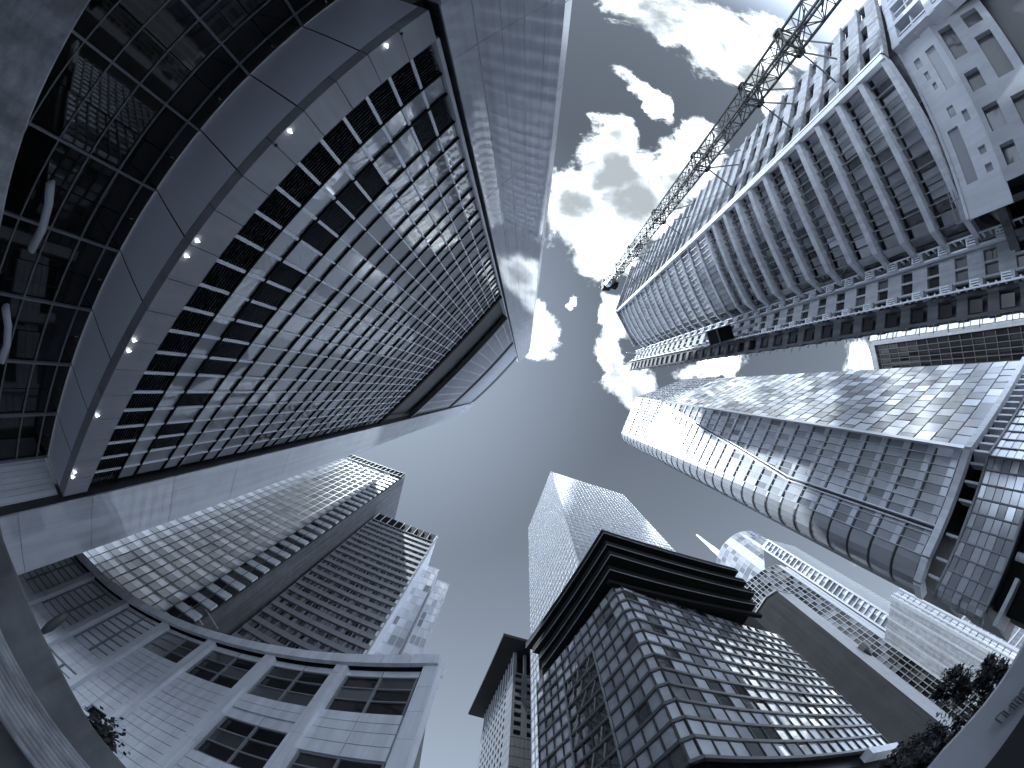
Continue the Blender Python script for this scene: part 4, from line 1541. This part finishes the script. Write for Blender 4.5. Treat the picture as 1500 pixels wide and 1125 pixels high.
# ------------------------------------------------------------------ far towers, lower right
def plain_slab():
    root = thing('slab_tower', 'plain dark windowless slab with one narrow side painted paler as if lit', 'tower', (76, 72, 0))
    p = [V((61, 71)), V((66.25, 62.17)), V((68.28, 58.49)), V((71.6, 56.92)), V((78.1, 59.5)), V((86, 82)), V((70, 86))]
    cx = sum(p, V((0, 0))) / len(p)
    b = MB(); b.prism([q + (cx - q).normalized() * .5 for q in p], 0, 100.6); b.build('wall', 'dark', root)
    for i, m, nu in ((0, 'slab', 3), (1, 'slab', 1), (2, 'slab', 1)):
        wl = Wall(p[i], p[i + 1], 0, 101)
        b = MB()
        for q, t in cells(wl, lin(0, 1, nu), lin(0, 1, 3), 0, .0, .004):
            k = [x - wl.N * .3 for x in q]
            b.hexa([k[0], k[1], q[1], q[0], k[3], k[2], q[2], q[3]])
        b.build('stone_face', m, root)
    wl = Wall(p[3], p[4], 0, 101, (60, 0, 40))
    b = MB()
    for q, t in cells(wl, [0, 1], lin(0, 1, 10), 0, .0, .02):
        k = [x - wl.N * .3 for x in q]
        b.hexa([k[0], k[1], q[1], q[0], k[3], k[2], q[2], q[3]])
    b.build('lit_side', 'slab_light', root)  # different light on this side painted in as a paler stone
    b = MB()
    for i in range(3):
        b.bar(V((*p[i], 101)), V((*p[i + 1], 101)), .5, .5)
    b.bar(V((*p[3], 101)), V((*p[4], 101)), .5, .5)
    b.build('coping', 'grey', root)
    c = at(1243, 932, 62)
    c = wl.P(.93, 62 / 101, .2)
    b = MB(); b.tube([c + V((0, 0, -2.2)), c, c + V((0, 0, 2.4))], [.2, 1.5, 1.7], 10); b.build('vent_cowl', 'dark', root)

plain_slab()

def lattice_tower():
    root = thing('lattice_tower', 'dark tower wrapped in a thin white grid, behind the plain slab', 'skyscraper', (125, 95, 0))
    R = random.Random(41)
    p = [V((99, 92.5)), V((104, 87.99)), V((110.5, 84.2)), V((118.77, 82.33)), V((129.5, 86.5)), V((138, 108)), V((106, 112))]
    cx = sum(p, V((0, 0))) / len(p)
    b = MB(); b.prism([q + (cx - q).normalized() * .9 for q in p], 0, 170.4); b.build('wall', 'dark', root)
    fr = MB(); q = []
    for i in range(3):
        wl = Wall(p[i], p[i + 1], 0, 171)
        n = 4
        q += cells(wl, lin(0, 1, n), lin(0, 1, 46), -.1, .05, .1, .02, lambda a, c: R.choice([0, .05, .1, .4]))
        vbars(fr, wl, lin(0, 1, n), .26, -.2, .12); hbars(fr, wl, lin(0, 1, 46), .3, -.2, .1)
    panes(root, q, 'glass_dark')
    fr.build('white_grid', 'grey', root)
    wl = Wall(p[3], p[4], 0, 171, (100, 0, 60))
    b = MB()
    for k in range(5):
        vbars(b, wl, [.08 + .2 * k], 1.5, -.2, .3 if k % 2 else .0)
    b.build('side_rib', 'far_white', root)
    b = MB(); hbars(b, wl, [.5], 171, -.4, -.1); b.build('side_wall', 'concrete_pale', root)

lattice_tower()

def round_tower():
    root = thing('round_tower', 'distant round glass tower with pale vertical bands', 'skyscraper', (181, 140, 0))
    c, r, H = V((184, 142)), 24.0, 322.0
    b = MB(); b.tube([(c.x, c.y, 0), (c.x, c.y, H)], r - .6, 40); b.build('wall', 'dark2', root)
    R = random.Random(44)
    q = []
    fr = MB()
    n = 44
    for k in range(n):
        a0, a1 = 2 * PI * k / n, 2 * PI * (k + 1) / n
        p0, p1 = c + V((math.cos(a0), math.sin(a0))) * r, c + V((math.cos(a1), math.sin(a1))) * r
        m = (p0 + p1) / 2 - c
        if m.dot(-c) < -.2 * r * c.length:
            continue
        wl = Wall(p0, p1, 0, H, (2 * m.x + c.x, 2 * m.y + c.y, 2))
        wl.N = V((m.x, m.y, 0)).normalized()
        q += cells(wl, [0, 1], lin(0, 1, 40), 0, .06, .3, .01, lambda i, j: R.uniform(1.3, 1.6) if k % 9 in (0, 1) else R.uniform(.2, .7))
        hbars(fr, wl, lin(0, 1, 40), .5, -.2, .05)
    panes(root, q, 'glass_atrium', 'window', 60)
    fr.build('frame', 'grey', root)
    b = MB()
    b.tube([(c.x, c.y, H), (c.x, c.y, H + 5)], [r * .93, r * .86], 40)
    b.build('crown', 'light', root)

round_tower()
ft, td = at(1052, 810, 420), ray(1021, 783)
zt = EYE + td.z * v2(ft).length / v2(td).length
root = thing('spire_mast', 'pale slender mast rising behind the round tower', 'mast', (ft.x, ft.y, 0))
b = MB(); b.tube([(ft.x, ft.y, 0), (ft.x, ft.y, 380), (ft.x, ft.y, 440)], [4, 3.4, 2.6], 12); b.build('shaft', 'light', root, smooth=True)
b = MB(); b.tube([(ft.x, ft.y, 440), (ft.x, ft.y, zt)], [2.2, .9], 12); b.build('needle', 'white', root, smooth=True)

def white_slab():
    root = thing('white_tower', 'long white tower with a strip of square windows, beside the gridded tower', 'skyscraper', (150, 90, 0))
    R = random.Random(46)
    a, bb, c = V((127.3, 84.9)), V((131.0, 80.4)), V((151, 87.5))
    b = MB(); b.prism([a + V((1, .6)), bb + V((.6, .9)), c + V((-.3, 1.2)), (146, 104), (132, 100)], 0, 200); b.build('wall', 'dark2', root)
    f, s = Wall(a, bb, 0, 201), Wall(bb, c, 0, 201, (140, 0, 80))
    b = MB()
    vbars(b, f, [.06, .94], .75, -.5, .3)
    n = 52
    for j in range(n):
        hbars(b, f, [(j + .5) / n], .7, -.5, .2)
    b.build('facade_frame', 'far_white', root)
    panes(root, cells(f, [.12, .5, .88], [x for j in range(n) for x in ((j + .7) / n, (j + 1.3) / n)], -.4, .1, 0, .02, lambda i, j: None if j % 2 else (R.uniform(.0, .2) if R.random() < .45 else R.uniform(.5, 1.0))), 'glass_far')
    panes(root, cells(s, lin(0, 1, 9), lin(0, 1, 52), 0, .1, .15, .02, lambda i, j: R.choice([.2, .35, .6, .9])), 'slab_light', 'side_window', 80)

white_slab()

def pale_block():
    root = thing('pale_block', 'lower pale striped block beside the foot of the gleaming tower', 'office building', (118, 66, 0))
    R = random.Random(48)
    a, bb, c = V((105.5, 59.4)), V((109.6, 58.0)), V((121, 57))
    b = MB(); b.prism([a + V((.8, .6)), bb + V((.3, .9)), c + V((-.3, .9)), (128, 74), (110, 76)], 0, 80); b.build('wall', 'dark2', root)
    f, s = Wall(a, bb, 0, 81), Wall(bb, c, 0, 81, (110, 0, 30))
    b = MB()
    vbars(b, f, [.05, .35, .95], .5, -.3, .3)
    vbars(b, s, [.02, .98], .6, -.3, .3)
    hbars(b, s, lin(0, 1, 28), .5, -.3, .25)
    b.build('facade_frame', 'far_white', root)
    e = Wall((109.5, 76), a, 0, 81)
    b = MB(); hbars(b, e, [.5], 80, -.6, .0); b.build('end_wall', 'concrete', root)
    b = MB(); vbars(b, e, [.02, .3, .55, .8, .98], .8, -.1, .15); b.build('end_rib', 'concrete_pale', root)
    panes(root, cells(f, lin(.05, .95, 3), lin(0, 1, 28), -.2, .1, .2, .02, lambda i, j: R.uniform(.3, .7)), 'glass_far')
    panes(root, cells(s, lin(0, 1, 5), lin(0, 1, 28), -.2, .1, .3, .02, lambda i, j: R.choice([.3, .6, .9])), 'slab_light', 'side_window')

pale_block()

# ------------------------------------------------------------------ trees
def tree(x, y, h, cr, label, seed, n=2600, zc=None):
    R = random.Random(seed)
    root = thing('street_tree', label, 'tree', (x, y, 0), 'dark street trees')
    b = MB()
    base = V((x, y, 0))
    fork = base + V((R.uniform(-.2, .2), R.uniform(-.2, .2), h * .45))
    b.tube([base, base.lerp(fork, .5) + V((.06, .05, 0)), fork], [.26, .2, .15], 9)
    blobs = []
    for k in range(9):
        a = 2 * PI * k / 9 + R.uniform(-.3, .3)
        e = fork + V((math.cos(a) * cr * R.uniform(.35, .8), math.sin(a) * cr * R.uniform(.35, .8), h * R.uniform(.12, .48)))
        b.tube([fork, fork.lerp(e, .5) + V((0, 0, .25)), e], [.10, .06, .03], 6)
        blobs.append((e, cr * R.uniform(.34, .55)))
        for m in range(3):
            e2 = e + V((R.uniform(-1, 1), R.uniform(-1, 1), R.uniform(-.4, 1))) * cr * .35
            b.tube([e, e2], [.03, .015], 5)
            blobs.append((e2, cr * R.uniform(.14, .3)))
    b.build('trunk', 'bark', root)
    b = MB()
    for k in range(n):
        c, r = R.choice(blobs)
        d = V((R.gauss(0, 1), R.gauss(0, 1), R.gauss(0, .8))).normalized() * r * R.random() ** .4
        p = c + d
        u = V((R.gauss(0, 1), R.gauss(0, 1), R.gauss(0, 1))).normalized()
        v = u.orthogonal().normalized()
        s = R.uniform(.12, .25)
        b.quad(p - u * s, p + v * s * .6, p + u * s, p - v * s * .6)
    b.build('crown', 'leaf', root)

tree(25.6, 16.6, 12.2, 2.9, 'round dark street tree in front of the white tower foot', 1, 6500)
tree(23.6, 21.0, 12.2, 3.6, 'spreading dark street tree at the foot of the plain slab', 2, 6000)
tree(18.3, 18.6, 9.0, 3.0, 'low dark tree under the pale edge beam of the glass block', 3, 4000)
R = random.Random(71)
c = at(151, 1069, 4.4)
c = V((c.x, c.y, 4.4)) * 1.0
k_ = 14.0 / v2(c).length
c = V((c.x * k_, c.y * k_, EYE + (4.4 - EYE) * k_))
root = thing('shrub', 'small dark shrub peeping over the dark stone wall', 'shrub', (c.x, c.y, 0))
b = MB(); b.tube([(c.x, c.y, 0), (c.x, c.y, c.z)], [.09, .04], 6); b.build('stem', 'bark', root)
b = MB()
for k in range(700):
    p = c + V((R.gauss(0, .28), R.gauss(0, .28), R.gauss(-.3, .35)))
    u = V((R.gauss(0, 1), R.gauss(0, 1), R.gauss(0, 1))).normalized()
    v = u.orthogonal().normalized()
    s = R.uniform(.06, .13)
    b.quad(p - u * s, p + v * s * .6, p + u * s, p - v * s * .6)
b.build('crown', 'leaf', root)

# ------------------------------------------------------------------ street lamp in front of the curved building
tip, heel = ray(99, 899), ray(62, 926)
def along(d, r):
    h = v2(d).length
    return V((d.x / h * r, d.y / h * r, EYE + d.z / h * r))
p, q = along(tip, 13.0), along(heel, 13.4)
root = thing('street_lamp', 'dark street lamp head hanging before the curved building', 'street lamp', (q.x - .8, q.y + .3, 0))
b = MB(); b.tube([p, p.lerp(q, .25), p.lerp(q, .7), q], [.05, .12, .14, .08], 10); b.build('lamp_head', 'dark2', root, smooth=True)
b = MB(); b.tube([q, q + V((-.5, .2, -.1)), V((q.x - .8, q.y + .3, q.z - 1.0)), V((q.x - .8, q.y + .3, 0))], [.06, .07, .08, .11], 10); b.build('pole', 'dark2', root, smooth=True)

# ------------------------------------------------------------------ low walls around the place the photograph was taken from
def low_wall(name, label, pxs, r, dpt, m, grooves=None):
    root = None
    pts = [along(ray(*p), r) for p in pxs]
    root = thing(name, label, 'low wall', (pts[len(pts) // 2].x, pts[len(pts) // 2].y, 0))
    b = MB()
    ins, out = [], []
    for p in pts:
        d = v2(p).normalized()
        ins.append((v2(p), p.z)); out.append((v2(p) + d * dpt, p.z))
    # finely divided along its length, with a slightly eased top edge
    for (a, az), (c, cz), (a2, _), (c2, _) in zip(ins, ins[1:], out, out[1:]):
        for k in range(4):
            t0, t1 = k / 4, (k + 1) / 4
            p0, p1, q0, q1 = a.lerp(c, t0), a.lerp(c, t1), a2.lerp(c2, t0), a2.lerp(c2, t1)
            z0, z1 = az + (cz - az) * t0, az + (cz - az) * t1
            e0, e1 = p0.normalized() * .05, p1.normalized() * .05
            b.quad((*p0, 0), (*p1, 0), (*p1, z1 - .05), (*p0, z0 - .05))
            b.quad((*p0, z0 - .05), (*p1, z1 - .05), (*(p1 + e1), z1), (*(p0 + e0), z0))
            b.quad((*(p0 + e0), z0), (*(p1 + e1), z1), (*q1, z1), (*q0, z0))
            b.quad((*q0, 0), (*q1, 0), (*q1, z1), (*q0, z0))
    b.build('wall_body', m, root)
    if grooves:
        b = MB()
        for k in range(grooves):
            rr = [V((*(v2(p) - v2(p).normalized() * (.05 + .16 * k)), 2.62 - .09 * k)) for p in pts]
            b.tube(rr, .055, 8)
        b.build('step_nosing', 'granite', root)
    return pts

low_wall('granite_wall', 'smooth grey granite wall close to the lens at the upper left', [(175, -60), (133, 0), (97, 62), (65, 125), (38, 190), (18, 255), (4, 320), (-12, 400)], 9.0, 1.4, 'granite')
low_wall('dark_wall', 'dark stained stone wall with ribbed steps at the lower left', [(-8, 720), (6, 790), (31, 852), (62, 925), (95, 990), (135, 1062), (184, 1122), (240, 1190)], 6.6, .9, 'granite_dark', 10)
pts = low_wall('sign_wall', 'pale grey sign board with small dark lettering at the lower right', [(1530, 895), (1500, 938), (1470, 990), (1438, 1033), (1406, 1069), (1380, 1097), (1357, 1125), (1320, 1165)], 6.8, .3, 'sign')
sw = bpy.data.objects['sign_wall']
rr = [v2(p).normalized() * 6.7 for p in pts]
b = MB()
for a, c in zip(rr, rr[1:]):
    for k in range(4):
        p, q = a.lerp(c, k / 4), a.lerp(c, (k + 1) / 4)
        b.quad((*p, 0), (*q, 0), (*q, 2.2), (*p, 2.2))
        b.quad((*p, 2.2), (*q, 2.2), (*(q * 1.02), 2.2), (*(p * 1.02), 2.2))
b.build('base_panel', 'dark', sw)
# rows of small letter strokes, as far as they can be read
def letters(px0, px1, py, r, strokes):
    p, q = along(ray(*px0), r), along(ray(*px1), r)
    d = (q - p).normalized()
    b = MB()
    H = .17
    x = 0.0
    for s in strokes:
        for (x0, y0, x1, y1) in s:
            b.bar(p + d * (x + x0 * .10) + V((0, 0, -y0 * H)), p + d * (x + x1 * .10) + V((0, 0, -y1 * H)), .022, .03)
        x += .135
    return b.build('lettering', 'ink', sw)
Mx = [(0, 0, 0, 1), (1, 0, 1, 1), (0, 1, 1, 0)]
Ux = [(0, 0, 0, 1), (1, 0, 1, 1), (0, 0, 1, 0)]
Lx = [(0, 0, 0, 1), (0, 0, 1, 0), (1, 0, 1, 1), (.5, 0, .5, 1)]
letters((1458, 1052), (1484, 1026), 0, 6.72, [Ux, Mx, Lx, Ux])
letters((1494, 1014), (1510, 996), 0, 6.72, [Lx, Mx])
